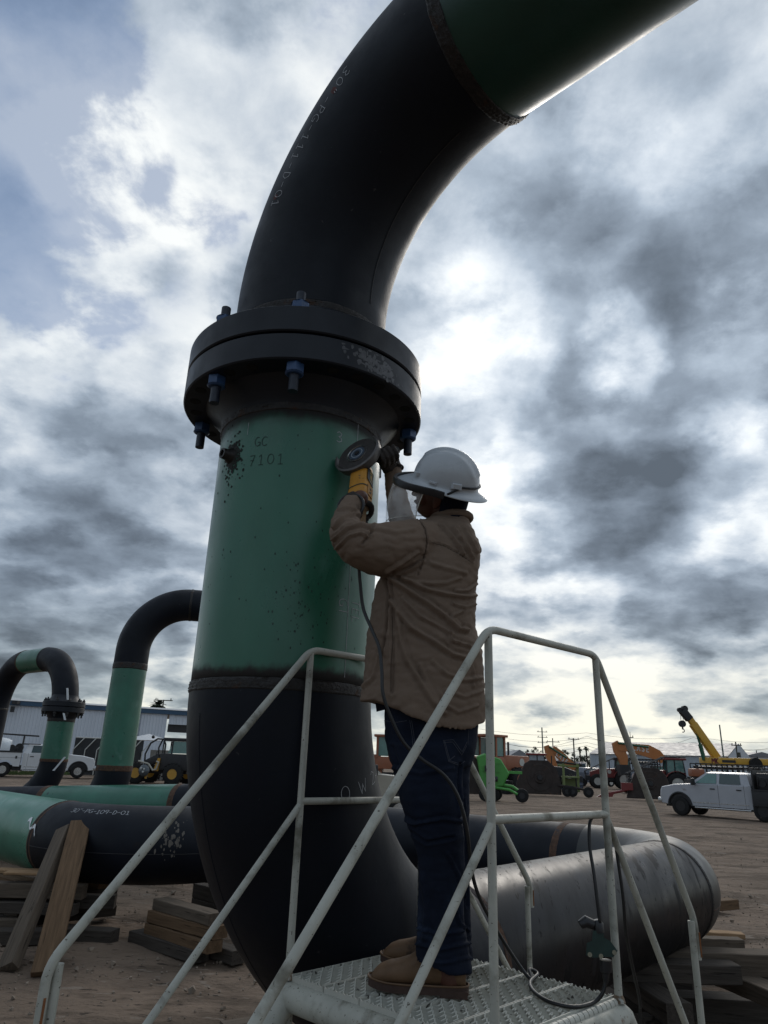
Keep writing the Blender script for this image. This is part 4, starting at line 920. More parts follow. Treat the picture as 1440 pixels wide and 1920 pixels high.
    FL = [(c6((470, 600), (600, 690), (750, 790), (900, 900), (1010, 1000), (1070, 1010)), 5.5, .011), (c6((560, 600), (760, 690), (900, 722), (1060, 745), (1150, 735)), 4.5, .009), (c6((470, 780), (560, 900), (640, 1000), (800, 1090), (960, 1200), (1080, 1230)), 5.5, .010),
          (c6((520, 880), (550, 1080), (600, 1250), (700, 1400), (800, 1560), (900, 1660)), 5.5, .008), (c6((700, 1280), (760, 1430), (860, 1600)), 5, .006), (c6((930, 1020), (950, 1090), (1050, 1120), (1140, 1150)), 3.5, .008),
          (c6((430, 610), (450, 760), (435, 1000), (400, 1200)), 3.2, -.009), (c6((470, 640), (480, 900), (490, 1150), (480, 1500)), 4, -.006), (c6((1030, 860), (950, 900), (1020, 965)), 3.2, .006),
          (c6((790, 315), (900, 350), (1030, 420), (1110, 480)), 1.7, -.006), (c6((690, 140), (740, 220), (752, 330), (725, 450), (680, 580)), 1.8, -.007),
          (c6((870, 180), (960, 280), (1045, 410)), 3.4, .008), (c6((960, 200), (1050, 320), (1120, 450)), 3.2, .007), (c6((1040, 200), (1100, 300), (1150, 400)), 3, .006), (c6((500, 585), (620, 540), (730, 470)), 3.6, .008), (c6((430, 560), (560, 480), (680, 400)), 4, .006),
          (c6((20, 300), (130, 205), (250, 180), (330, 215)), 3.2, .008), (c6((20, 210), (110, 120), (200, 95), (270, 120)), 3, .008), (c6((40, 370), (140, 270), (240, 245), (300, 280)), 3.4, .007), (c6((60, 60), (150, 50), (230, 90)), 3, .006),
          (c6((280, 150), (330, 190), (320, 240), (250, 330)), 3.2, -.007), (c6((350, 200), (500, 240), (650, 220)), 5, .004), (c6((880, 1580), (1000, 1650), (1150, 1600)), 4, .005), (c6((900, 1480), (1050, 1530), (1190, 1480)), 4, .005),
          (c6((1100, 1260), (1125, 1360), (1120, 1450)), 3, .005), (c6((1150, 640), (1070, 700), (980, 700)), 3, .007), (c6((1150, 800), (1050, 830), (960, 800)), 3, .006), (c6((620, 620), (760, 640), (900, 640), (1020, 600)), 4, .005),
          (c6((560, 760), (700, 900), (820, 960), (960, 1040)), 4, .006), (c6((250, 1450), (330, 1380), (380, 1200)), 4, .005), (c6((780, 480), (900, 520), (1060, 560)), 5, .005), (c6((800, 1250), (900, 1350), (1050, 1400), (1180, 1380)), 4.5, .006)]
    folds(so_, FL, MW, .0035, 11)
    # stand-up collar rolled at the neck
    cp = []
    for i in range(20):
        a = 2*PI*i/20; c = A(846, 973, 2.52); cp.append(c+Vector((.072*math.cos(a), .066*math.sin(a), .006*math.sin(a+2))))
    cp.append(cp[0]); MB().tube(cp, .015, 10, caps=False).build('collar', m_shirt, so_, sharp=0)
    MB().rings([oval(822, 873, 962, 2.52, .055, 24), oval(818, 876, 972, 2.52, .066, 24), oval(812, 878, 982, 2.52, .08, 24)]).build('neck_cloth', m_navy, T, sharp=0)
    # dark undershirt tail at the front hem
    u_ = MB(); q = [A(703, 1312, 2.44), A(724, 1312, 2.40), A(722, 1330, 2.40), A(706, 1334, 2.44)]; u_.add(q+[p+Vector((.0, .02, 0)) for p in q], [(0, 1, 2, 3), (7, 6, 5, 4), (0, 4, 5, 1), (1, 5, 6, 2), (2, 6, 7, 3), (3, 7, 4, 0)], None, False)
    u_.build('undershirt_tail', m_navy, T)
    # ---- jeans
    j = MB()
    j.rings([oval(*a, 32) for a in ((722, 900, 1300, 2.48, .135), (720, 897, 1345, 2.48, .14), (722, 894, 1385, 2.49, .145), (726, 890, 1410, 2.49, .14), (732, 882, 1435, 2.49, .13))])
    j.rings([oval(*a, 28) for a in ((727, 868, 1395, 2.44, .105), (737, 866, 1450, 2.43, .10), (749, 867, 1500, 2.42, .095), (766, 868, 1555, 2.43, .088), (783, 870, 1605, 2.45, .08), (784, 869, 1660, 2.47, .076), (782, 870, 1720, 2.49, .076), (780, 878, 1770, 2.50, .078), (779, 885, 1808, 2.505, .080))]
            + [oval(781, 885, 1815, 2.505, .080, 28, zf=lambda p: A(proj(p)[0], 1788+max(0, min(1, (proj(p)[0]-777)/60))*40, p.y).z)])
    j.rings([oval(*a, 28) for a in ((755, 893, 1385, 2.56, .10), (765, 880, 1450, 2.59, .09), (776, 880, 1510, 2.62, .085), (790, 879, 1570, 2.65, .078), (795, 880, 1640, 2.68, .07), (795, 882, 1700, 2.71, .07), (793, 884, 1760, 2.74, .072), (792, 888, 1796, 2.75, .074))])
    jo = remesh(j.build('jeans', m_jeans, T), .006, 3)
    JF = [([(738, 1440), (790, 1450), (850, 1440)], 5, .004), ([(745, 1525), (775, 1545), (830, 1535), (865, 1540)], 4, .008), ([(770, 1560), (800, 1580), (850, 1570)], 4, -.006), ([(868, 1500), (874, 1600), (876, 1700)], 3, -.004), ([(862, 1432), (858, 1470), (866, 1530)], 3, -.010),
          ([(785, 1740), (820, 1752), (868, 1745)], 4, .007), ([(782, 1770), (825, 1780), (880, 1768)], 4, .007), ([(785, 1800), (830, 1806), (882, 1796)], 3.5, .006), ([(790, 1640), (800, 1700), (795, 1760)], 6, .004), ([(850, 1690), (862, 1730), (880, 1745)], 3, .006), ([(840, 1600), (860, 1640), (872, 1680)], 4, .005), ([(735, 1400), (745, 1430), (740, 1460)], 4, -.004)]
    folds(jo, JF, MW, .002, 12)
    # back pocket with stitched chevrons, laid on the seat of the jeans
    dg = bpy.context.evaluated_depsgraph_get()
    from mathutils.bvhtree import BVHTree
    inv = MW.inverted(); bvh = BVHTree.FromPolygons([v.co.copy() for v in jo.data.vertices], [list(p.vertices) for p in jo.data.polygons])
    def cast(px, py, tree=bvh):
        h = tree.ray_cast(inv @ Vector((0, 0, CZ)), (inv.to_3x3() @ ray(px, py))); return (MW @ h[0], h[1]) if h[0] else None
    def stitches(pls, name, m, par, r=.0011, tree=bvh):
        mb = MB()
        for pl in pls:
            pts = []
            for i in range(len(pl)-1):
                n_ = max(2, int(math.hypot(pl[i+1][0]-pl[i][0], pl[i+1][1]-pl[i][1])/3))
                for k in range(n_): 
                    h = cast(pl[i][0]+(pl[i+1][0]-pl[i][0])*k/n_, pl[i][1]+(pl[i+1][1]-pl[i][1])*k/n_, tree)
                    if h: pts.append(h[0]+h[1]*.0008)
            if len(pts) > 2: mb.tube(pts, r, 5)
        if mb.v: return mb.build(name, m, par)
    m_st = mat('jeans_thread', (.05, .055, .075), .8)
    cc = lambda *a: [(660+x/3.69, 1280+y/3.69) for x, y in a]
    stitches([cc((630, 400), (700, 395), (760, 480), (800, 400)), cc((635, 415), (695, 410), (758, 500), (798, 425)), cc((632, 400), (668, 545), (745, 575)), cc((640, 400), (676, 540), (750, 565), (790, 535)), cc((805, 330), (800, 440)), cc((668, 540), (720, 500)),
              cc((400, 260), (415, 350), (425, 470)), cc((412, 262), (427, 350), (437, 470)), cc((225, 262), (300, 275), (390, 262))], 'pocket_stitching', m_st, jo)
    bvs = BVHTree.FromPolygons([v.co.copy() for v in so_.data.vertices], [list(p.vertices) for p in so_.data.polygons])
    m_ss = mat('shirt_thread', (.035, .024, .018), .9)
    stitches([c6((792, 322), (900, 357), (1030, 427), (1108, 485)), c6((690, 140), (745, 220), (757, 330), (730, 450), (705, 540)), c6((480, 900), (485, 1100), (470, 1300), (470, 1500))], 'shirt_seam', m_ss, so_, .0008, bvs)
    # ---- boots
    for toe, heel, zs in (((.011, 2.530), (.312, 2.493), ''), ((.047, 2.815), (.341, 2.715), '')):
        t_ = Vector((*toe, 0)); h_ = Vector((*heel, 0)); x = (t_-h_).normalized(); y = Vector((-x.y, x.x, 0)); o = h_+up*(DZ+.008)
        Mb = Matrix(((x.x, y.x, 0, o.x), (x.y, y.y, 0, o.y), (x.z, y.z, 1, o.z), (0, 0, 0, 1)))
        prof = [(.008, .030, .10), (.03, .038, .17), (.06, .041, .20), (.10, .041, .195), (.125, .041, .15), (.15, .043, .118), (.18, .046, .098), (.215, .049, .086), (.25, .049, .078), (.275, .043, .068), (.293, .030, .052), (.303, .012, .036)]
        rs = []
        for px, w, h in prof:
            r_ = []
            for i in range(20):
                a = 2*PI*i/20; cc_, ss = math.cos(a), math.sin(a); z = .022+(h-.022)*(.5+.5*math.copysign(abs(ss)**.8, ss)); wd = w*(1 if z < .05 else max(.72, 1-(z-.05)*2.2))
                r_.append((px, wd*math.copysign(abs(cc_)**.75, cc_), z))
            rs.append(r_)
        bt = MB().rings(rs, Mb).build('boot', m_boot, T, sharp=0); remesh(bt, .004, 2)
        sl_ = MB(); out = []
        for i in range(36):
            a = 2*PI*i/36; px = .155+.156*math.cos(a); wv = .050*abs(math.sin(a))**.6*(1.0 if px > .16 else .82)*math.copysign(1, math.sin(a)); out.append((px, wv))
        rise = lambda px: .010*max(0, (px-.23)/.08)**2
        sl_.rings([[(a, b_, .004+rise(a)) for a, b_ in out], [(a, b_, .026+rise(a)) for a, b_ in out]], Mb)
        sl_.box((.045, 0, .008), (.085, .074, .02), Mb); sl_.build('sole', m_sole, bt)
        wl = MB(); wl.tube([Mb @ Vector((a, b_*1.01, .028+rise(a))) for a, b_ in out]+[Mb @ Vector((out[0][0], out[0][1], .028))], .003, 6, caps=False); wl.build('welt', m_boot, bt)
    # ---- hard hat
    def dome_pt(th, ph):       # th 0 top..pi/2 rim, ph azimuth (0 = front)
        ax = .128 if math.cos(ph) > 0 else .130; x = ax*math.sin(th)*math.cos(ph); y = .104*math.sin(th)*math.sin(ph); z = .128*math.cos(th)**.92 if math.cos(th) > 0 else 0
        rd = .0065*math.exp(-(y/.018)**2)*(1 if -.118 < x < .105 else 0)*min(1, max(0, (z-.015)/.02))
        rd += .0035*math.exp(-((abs(y)-.045)/.012)**2)*min(1, max(0, (z-.04)/.02))
        n = Vector((x/ax**2, y/.104**2, z/.128**2)).normalized(); return Vector((x, y, z))+n*rd
    H2 = HM @ Matrix.Translation((-.004, 0, .040))
    h = MB(); n = 96; rs = []
    for i in range(22):
        th = (PI/2)*(i+.15)/21.15; rs.append([dome_pt(th, 2*PI*k/n) for k in range(n)])
    def brim(k, s_, dz=0):
        a = 2*PI*k/n; c, s1 = math.cos(a), math.sin(a); w = .028+.034*max(0, c)**1.6+.016*max(0, -c)**1.5
        return Vector(((.128+w*s_)*c, (.104+w*s_*.95)*s1, -(w*s_)*.55-.003*0+dz))
    rs.append([brim(k, .12, -.002) for k in range(n)]); rs.append([brim(k, .6) for k in range(n)]); rs.append([brim(k, 1.0) for k in range(n)]); rs.append([brim(k, 1.03, -.003) for k in range(n)]); rs.append([brim(k, .98, -.005) for k in range(n)])
    rs.append([brim(k, .05, -.006) for k in range(n)]); rs.append([Vector((v.x*.955, v.y*.955, v.z-.002)) for v in [dome_pt(PI/2*.97, 2*PI*k/n) for k in range(n)]])
    h.rings(rs, H2, caps=False)
    hat = h.build('hard_hat', m_helmet, T, sharp=0)
    def lug(a, zz, w, hh, d=.010, m=m_helmet):
        p = dome_pt(math.acos(min(1, zz/.128)), R(a)); t_ = Vector((-math.sin(R(a)), math.cos(R(a)), 0)); nn = Vector((math.cos(R(a)), math.sin(R(a)), .15)).normalized()
        M_ = H2 @ basis(p, nn, t_); rs_ = [[(sx*w/2*k, sy*hh/2*k, z_) for sx, sy in ((-1, -1), (1, -1), (1, 1), (-1, 1))] for k, z_ in ((1.15, -.004), (1.0, d*.7), (.8, d))]
        MB().rings(rs_, M_).build('accessory_slot', m, hat, sharp=30)
    lug(38, .012, .026, .014); lug(78, .006, .030, .008, .007); lug(118, .014, .036, .020, .012); lug(-38, .012, .026, .014); lug(-118, .014, .036, .02, .012)
    # black visor bracket round the brim edge, strap round the back
    br = [H2 @ (brim(k % n, 1.03)+Vector((0, 0, .001))) for k in range(-27, 28)]
    rs = []
    for i, p in enumerate(br):
        k = i-27; q = H2.to_3x3() @ Vector((math.cos(2*PI*k/n), math.sin(2*PI*k/n), 0)); zz = H2.to_3x3() @ Vector((0, 0, 1))
        rs.append([p-q*.001+zz*.009, p+q*.009+zz*.008, p+q*.012-zz*.002, p+q*.010-zz*.017, p+q*.002-zz*.018, p-q*.003-zz*.002])
    bk = MB().rings(rs).build('visor_bracket', m_plast, hat, sharp=50)
    st = [H2 @ (brim(28, .9)+Vector((0, 0, .002)))]+[H2 @ (dome_pt(PI/2*.93, 2*PI*k/n)*1.0+Vector((math.cos(2*PI*k/n)*.003, math.sin(2*PI*k/n)*.003, 0))) for k in range(34, 64)]+[H2 @ (brim(-28 % n, .9)+Vector((0, 0, .002)))]
    MB().tube(st, .0042, 8).build('strap', m_cord, hat, sharp=0)
    # suspension band seen below the brim
    sb = MB(); rs = []
    for k in range(20, 40):
        a = 2*PI*k/n; rs.append([H2 @ Vector((.118*math.cos(a)*f_, .094*math.sin(a)*f_, z_)) for f_, z_ in ((1, -.006), (1, -.032), (.97, -.032), (.97, -.006))])
    sb.rings(rs).build('suspension_band', m_plast, hat)
    # clear face shield
    mg = bpy.data.materials.new('clear_visor'); mg.use_nodes = True; g_ = mg.node_tree; bs = g_.nodes['Principled BSDF']; bs.inputs['Base Color'].default_value = (.9, .93, .95, 1); bs.inputs['Roughness'].default_value = .08
    tr = g_.nodes.new('ShaderNodeBsdfTransparent'); mxs = g_.nodes.new('ShaderNodeMixShader'); nz_ = g_.nodes.new('ShaderNodeTexNoise'); nz_.inputs['Scale'].default_value = 6
    mr = g_.nodes.new('ShaderNodeMapRange'); g_.links.new(nz_.outputs['Fac'], mr.inputs[0]); mr.inputs[1].default_value = .35; mr.inputs[2].default_value = .7; mr.inputs[3].default_value = .74; mr.inputs[4].default_value = .92
    g_.links.new(mr.outputs[0], mxs.inputs[0]); g_.links.new(bs.outputs[0], mxs.inputs[1]); g_.links.new(tr.outputs[0], mxs.inputs[2]); g_.links.new(mxs.outputs[0], g_.nodes['Material Output'].inputs[0])
    vs = MB(); rs = []; vd = (Vector((.30, 0, -1))).normalized()
    for i in range(9):
        row = []
        for k in range(-20, 21):
            p = brim(k % n, 1.05)+Vector((.004, 0, -.01)); q = p+Vector((-.005*i/8+.012*math.sin(PI*i/8), 0, -.175*i/8))*(1-.10*(abs(k)/22)**2*i/8); row.append(H2 @ q)
        rs.append(row)
    vz = vs.rings(rs, close=False, caps=False).build('face_shield', mg, hat, sharp=0)
    sd = vz.modifiers.new('t', 'SOLIDIFY'); sd.thickness = .0015
    e_ = [rs[i][0] for i in range(9)]+rs[-1]+[rs[i][-1] for i in range(8, -1, -1)]; MB().tube(e_, .0017, 6).build('shield_rim', mat('shield_edge', (.75, .75, .68), .3), hat)
    # navy neck shade behind the ear
    ns = MB(); rs = []
    for z_, k1 in ((.035, 1.0), (.0, 1.02), (-.04, 1.02), (-.08, .98), (-.115, 1.0), (-.13, 1.02)):
        row = []
        for k in range(15):
            a = R(100+(260-100)*k/14); row.append(HM @ Vector((.104*math.cos(a)*k1-.004, .084*math.sin(a)*k1+.003*math.sin(k*1.7), z_+.004*math.sin(k*2.1))))
        rs.append(row)
    nso = ns.rings(rs, close=False, caps=False).build('neck_shade', m_navy, T, sharp=0); sd = nso.modifiers.new('t', 'SOLIDIFY'); sd.thickness = .004
    return T, HM, inv
PT, HM, PINV = person()

# ------------------------------------------------------------ angle grinder in his hands
def fist(name, c, u, w, parent, Rg=.026, cuff=None, open_=0, thumb=1, sgn=1):
    """gloved hand closed round a bar: c centre on the bar, u bar direction (index side), w from bar towards the wrist"""
    u = Vector(u).normalized(); w = Vector(w); w = (w-u*w.dot(u)).normalized(); v = u.cross(w)*sgn
    mb = MB(); ro = Rg+.011
    for i, (off, ln, rf) in enumerate(((.033, 225, .0115), (.011, 240, .012), (-.011, 232, .0118), (-.033, 210, .0105))):
        pts = []
        for k in range(9):
            a = R(-25+ln*k/8); p = c+u*(off+.002*math.sin(i))+(w*math.cos(a)+v*math.sin(a))*(ro+(.004 if k in (2, 5) else 0)); pts.append((p, rf*(1-.10*k/8)))
        limb(mb, pts, 10, 2)
        mb.sphere(pts[2][0]+(pts[2][0]-c-u*off).normalized()*.002, rf*1.12, n=6)
    # palm and back of the hand, flowing into the wrist
    pc = c+w*(ro+.006)-v*.004
    M_ = basis(pc, w, u); mb.sphere((0, 0, .006), 1, M_, 10, (.043, .030, .020)); mb.sphere((0, -.004*sgn, .030), 1, M_, 10, (.038, .027, .028)); mb.sphere((0, 0, .055), 1, M_, 8, (.031, .026, .024))
    # thumb leaves the side of the palm near its base
    th = []
    for k, (a, du, rr) in enumerate(((-10, .020, 0), (-45, .036, .006), (-85, .040, .006), (-125, .034, .003), (-155, .026, 0))):
        th.append((c+u*du+(w*math.cos(R(a))+v*math.sin(R(a)))*(ro+.008+rr), .0145-.0012*k))
    limb(mb, [(c+w*(ro+.030)+u*.014, .016)]+th, 10, 2)
    if cuff:
        limb(mb, [(c+w*(ro+.05), .030)]+[(p, r_) for p, r_ in cuff], 14, 3)
    o = mb.build(name, m_glove, parent); remesh(o, .0032, 2)
    me = o.data; me.update(); nn = [q.normal.copy() for q in me.vertices]
    for q in me.vertices: q.co += nn[q.index]*(.0022*fbm(q.co, 55, 3)+.0012*fbm(q.co, 140, 2))
    return o
def grinder():
    Dc = A(670, 851, 2.665); v = ray(670, 851); n = (-v*.57+(cu*.81-cr*.59)*.82).normalized()
    b = (-cu+cr*.38); b = (b-n*b.dot(n)).normalized(); s = n.cross(b)
    T = thing('angle_grinder', 'yellow and black angle grinder with a round guard held against the weld', 'grinder', tuple(Dc))
    Md = basis(Dc, n, b)
    MB().lathe([(.0, .004), (.011, .004), (.0115, .008), (.0, .008)], Md, 6).build('lock_nut', m_dark, T)
    MB().lathe([(0, -.004), (.0895, -.004), (.09, -.0025), (.0895, .001), (.056, .0012), (.040, .003), (.0, .0035)], Md, 60).build('disc', mat('abrasive_disc', (.045, .040, .038), .8, var=.3, vs=60, bump=[(200, .5, .001)]), T)
    MB().lathe([(.043, .0036), (.044, .0058), (.0485, .0058), (.0495, .003)], Md, 50).build('disc_ring', m_chrome, T)
    MB().lathe([(.012, .004), (.013, .0052), (.036, .005), (.037, .0038)], Md, 50).build('disc_label', mat('disc_label_blue', (.05, .075, .11), .5, var=.3, vs=60), T)
    MB().lathe([(.024, .0052), (.0245, .0058), (.0265, .0058), (.027, .0052)], Md, 40).build('disc_label_ring', mat('label_white', (.4, .45, .5), .5), T)
    # guard: half cup on the body side, open towards the weld
    g = MB(); prof = [(.030, -.034), (.094, -.034), (.100, -.028), (.105, -.006), (.106, .008), (.098, .012), (.098, .009), (.102, .006), (.101, -.006), (.096, -.026), (.030, -.030)]
    Mg = basis(Dc, n, b) @ Matrix.Rotation(R(-105), 4, 'Z'); g.lathe([(a_, z_) for a_, z_ in prof], Mg, 54, R(235)); g.build('guard', mat('guard_steel', (.12, .112, .108), .5, metal=.5, var=.3, vs=20, spots=[((.02, .02, .02), 9, .6, .1, .6)]), T)
    # gear head
    gh = MB(); gh.lathe([(0, -.078), (.026, -.076), (.034, -.066), (.037, -.04), (.036, -.022), (.030, -.012), (.0, -.012)], Md, 30); gh.sphere(tuple(Dc-n*.045+b*.035), .036, None, 10, (1, 1, 1)); gh.build('gear_head', m_dark, T)
    ax0 = Dc-n*.046
    def ring(d, rx, ry, e=3.0, off=0, k=28):
        out = []
        for i in range(k):
            th = 2*PI*i/k; c_, s_ = math.cos(th), math.sin(th)
            out.append(ax0+b*d+s*(rx*math.copysign(abs(c_)**(2/e), c_))+n*(ry*math.copysign(abs(s_)**(2/e), s_)+off))
        return out
    body = MB().rings([ring(.05, .034, .032), ring(.06, .041, .038), ring(.12, .043, .040), ring(.185, .043, .041), ring(.20, .045, .043), ring(.27, .044, .043), ring(.285, .038, .037)]).build('motor_housing', m_yel, T, sharp=50)
    MB().rings([ring(.196, .0462, .0442), ring(.199, .0468, .0448), ring(.202, .0462, .0442)], caps=False).build('housing_joint', m_blk_ink, body)
    hd = MB().rings([ring(.28, .034, .034), ring(.30, .026, .028, off=-.002), ring(.36, .023, .027, off=-.004), ring(.42, .024, .028, off=-.004), ring(.47, .028, .032, off=-.002), ring(.485, .022, .026)]).build('rear_handle', mat('handle_tan', (.34, .20, .09), .6, var=.2, vs=20, spots=[((.06, .04, .03), 20, .6, .1, .7)]), T, sharp=50)
    # label panel with lettering
    def fp(uu, vv):
        q = ax0+b*(.125-uu*0)+s*.0; return q+b*uu+n*vv*0, s
    sd = s if s.dot(cr) > 0 else -s
    base = ax0+sd*.0435+b*.10
    lb = MB(); q = [base+n*.012-b*.018+n*.012, base+n*.024+b*.055, base-n*.020+b*.075, base-n*.020-b*.006]; lb.add(q+[p+sd*.0025 for p in q], [(3, 2, 1, 0), (4, 5, 6, 7), (0, 1, 5, 4), (1, 2, 6, 5), (2, 3, 7, 6), (3, 0, 4, 7)], None, False)
    lb.build('name_plate', m_plast, body)
    write('DEWALT', lambda uu, vv: (base+sd*.003-b*.004+b*uu+n*(vv), sd), 0, -.008, .016, mat('plate_yellow', (.55, .35, .05), .5), body, .0022, name='plate_lettering', adv=.92)
    MB().rings([[base-sd*.004+b*(.115+.03*c_)+n*(.018*s_)*1+sd*d_ for c_, s_ in ((-1, -1), (1, -1), (1, 1), (-1, 1))] for d_ in (0, .008)]).build('switch_cover', mat('cover_tan', (.36, .17, .03), .6, var=.2, vs=20), body)
    for du in (.0, .02): MB().cyl(base+b*(.105+du)+sd*.003, base+b*(.105+du)+sd*.0055, .005, n=10).build('screw', m_dark, body)
    # side handle to the right hand
    hp0 = ax0+b*.03+sd*.034; hv = (A(762, 836, 2.68)-hp0).normalized()
    MB().tube([hp0-hv*.01, hp0+hv*.03, hp0+hv*.035, hp0+hv*.13, hp0+hv*.14], [.009, .010, .017, .018, .014], 16).build('side_handle', m_plast, T)
    # power cord: down his side, across the thigh, over the deck
    tail = ax0+b*.485-n*.004
    pts = [tail, tail+b*.05-up_*.02, A(668, 1000, 2.30), A(672, 1050, 2.33), A(675, 1090, 2.35), A(681, 1140, 2.36), A(697, 1180, 2.34), A(711, 1215, 2.31), A(716, 1260, 2.29), A(718, 1300, 2.28), A(733, 1345, 2.28), A(757, 1392, 2.285), A(790, 1423, 2.29), A(832, 1453, 2.30), A(860, 1497, 2.31),
           A(876, 1560, 2.33), A(884, 1630, 2.40), A(900, 1685, 2.52), A(935, 1750, 2.66), A(975, 1812, 2.70)]
    deck = [G(996, 1836, DZ+.012), G(993, 1818, DZ+.03), G(1008, 1826, DZ+.018), G(994, 1842, DZ+.014), G(1002, 1860, DZ+.013), G(1030, 1878, DZ+.013), G(1075, 1888, DZ+.013)]
    end = [A(1112, 1880, 2.47), A(1130, 1862, 2.47), A(1136, 1838, 2.47)]
    MB().tube(smooth(pts+deck+end), .0058, 10).build('power_cord', m_cord, T, sharp=0)
    MB().rings([[A(1136, y, 2.47)+Vector((rx*math.cos(2*PI*k/14), rx*math.sin(2*PI*k/14), 0)) for k in range(14)] for y, rx in ((1842, .007), (1832, .010), (1824, .011), (1822, .017), (1806, .019), (1800, .019))]).build('plug', m_plast, T)
    # gloves
    cR = hp0+hv*.085
    fist('glove', cR, -hv, (A(737, 880, 2.77)-cR), PT, .018, cuff=[(A(737, 868, 2.77), .031), (A(737, 878, 2.77), .038)], sgn=1)
    cL_ = ax0+b*.335-n*.004; wr = A(657, 948, 2.455)
    fist('glove', cL_, -b, (wr-cL_), PT, .026, cuff=[((wr+cL_)/2, .034), (wr+(cL_-wr)*.15, .040)], sgn=-1)
    MB().tube([wr+(cL_-wr).normalized()*.006+basis((0, 0, 0), cL_-wr).to_3x3() @ Vector((.050*math.cos(2*PI*k/24), .050*math.sin(2*PI*k/24), 0)) for k in range(25)], .006, 8, caps=False).build('glove_cuff', m_plast, PT, sharp=0)
    cc_ = A(737, 877, 2.77); MB().tube([cc_+Vector((.043*math.cos(2*PI*k/24), .043*math.sin(2*PI*k/24), .002)) for k in range(25)], .005, 8, caps=False).build('glove_cuff', m_glove, PT, sharp=0)
up_ = Vector((0, 0, 1))
def smooth(P, sub=6):
    Q = []
    for i in range(len(P)-1):
        p0 = P[max(i-1, 0)]; p1 = P[i]; p2 = P[i+1]; p3 = P[min(i+2, len(P)-1)]
        for j in range(sub):
            t = j/sub; Q.append(.5*((2*p1)+(p2-p0)*t+(2*p0-5*p1+4*p2-p3)*t*t+(3*p1-p0-3*p2+p3)*t**3))
    Q.append(P[-1]); return Q
grinder()
def extension():
    T = thing('extension_cord', 'black extension cord looped over the mid rail with a dark green three way outlet block', 'cord', tuple(A(1130, 1780, 2.47)))
    P = [A(1125, 1730, 2.46), A(1120, 1690, 2.46), A(1114, 1640, 2.47), A(1106, 1590, 2.49), A(1105, 1550, 2.50), A(1110, 1533, 2.52), A(1122, 1526, 2.55), A(1138, 1534, 2.60), A(1150, 1560, 2.60), A(1158, 1610, 2.60), A(1168, 1680, 2.60), A(1174, 1750, 2.62), A(1185, 1810, 2.66), A(1200, 1880, 2.72), A(1204, 1960, 2.75)]
    last = P[-1].copy(); last.z = .02; P += [last, last+Vector((.4, .5, 0))]
    MB().tube(smooth(P), .0055, 10).build('cord', m_cord, T, sharp=0)
    Y = 2.47
    out = [(1112, 1745), (1131, 1745), (1133, 1758), (1145, 1765), (1158, 1783), (1150, 1795), (1132, 1794), (1114, 1796), (1099, 1792), (1100, 1768), (1110, 1764)]
    f = [A(x, y, Y-.012) for x, y in out]; k = [A(x, y, Y+.018) for x, y in out]
    MB().rings([f, k]).build('outlet_block', mat('dark_green_rubber', (.012, .035, .030), .5, var=.3, vs=30, spots=[((.12, .11, .07), 30, .68, .05, .7)]), T, sharp=30)
    MB().tube([A(1123, 1748, Y), A(1121, 1732, Y), A(1119, 1724, Y)], [.016, .017, .010], 12).build('cord_grip', m_plast, T)
    MB().tube([A(1112, 1734, Y), A(1098, 1728, Y), A(1088, 1734, Y)], [.015, .018, .013], 10).build('spare_plug', m_plast, T)
    for x, y in ((1106, 1790), (1152, 1786), (1127, 1793)): MB().cyl(A(x, y, Y-.013), A(x, y, Y-.016), .007, n=8).build('outlet_face', mat('cream_plastic', (.20, .18, .12), .5), T)
extension()
def ground_disc():
    c = G(1255, 1906, .10); M_ = basis(c, Vector((.10, -.35, .93)))
    t = thing('grinding_disc', 'used grinding disc with pale label lying tilted by the stair foot', 'disc', tuple(c))
    MB().lathe([(.010, 0), (.115, 0), (.116, .004), (.06, .006), (.011, .010), (.01, 0)], M_, 40).build('abrasive', m_dark, t)
    MB().lathe([(.035, .0085), (.036, .0098), (.088, .0075), (.089, .005)], M_, 40).build('label', mat('disc_label_pale', (.30, .36, .38), .5, var=.4, vs=40), t)
    MB().lathe([(.04, .011), (.045, .0112), (.055, .0105)], M_, 40).build('label_ring', m_dark, t)
    q = MB().box((c.x-.17, c.y+.02, .05), (.10, .09, .10), rot=(0, 0, .4)).build('wood_block', WOODS[2], None); tag(q, 'small dark wood block beside the used grinding disc', 'wood block')
    q2 = MB().box((c.x, c.y+.05, .04), (.34, .12, .075), rot=(0, 0, .1)).build('timber_offcut', WOODS[2], None); tag(q2, 'short dark offcut the used grinding disc rests on', 'wood block')
ground_disc()

# ------------------------------------------------------------ vehicles and machines in the yard (local x forward, y left, z up)
def paint(n, c, rough=.35, coat=.5, dirt=.25):
    return mat(n, c, rough, var=.08, vs=1.5, coat=coat, spots=[((.16, .13, .10), 2.2, .66-.06*dirt, .2, .7)], bump=[(3, .03, .01)])
m_silver = paint('silver_truck_paint', (.40, .41, .44)); m_white = paint('white_truck_paint', (.62, .63, .64)); m_beige = paint('beige_truck_paint', (.36, .33, .27))
m_or = paint('faded_orange_paint', (.30, .105, .05), .55, .1, 1); m_case = paint('orange_boom_paint', (.46, .165, .045), .45, .2, .5); m_yc = paint('crane_yellow_paint', (.60, .34, .035), .45, .2, .4)
m_red = paint('dark_red_tractor_paint', (.17, .022, .020), .4, .3, .6); m_lime = paint('bright_green_mower_paint', (.07, .30, .055), .45, .2, .4); m_brn = mat('rusty_brown_deck', (.040, .030, .026), .85, var=.4, vs=2, spots=[((.10, .05, .03), 3, .6, .15, .9)], bump=[(12, .4, .01)])
m_blue = paint('dark_blue_truck_paint', (.05, .07, .11)); m_wood_y = m_yc
m_lamp = mat('lamp_lens', (.45, .45, .42), .15, spec=.8)
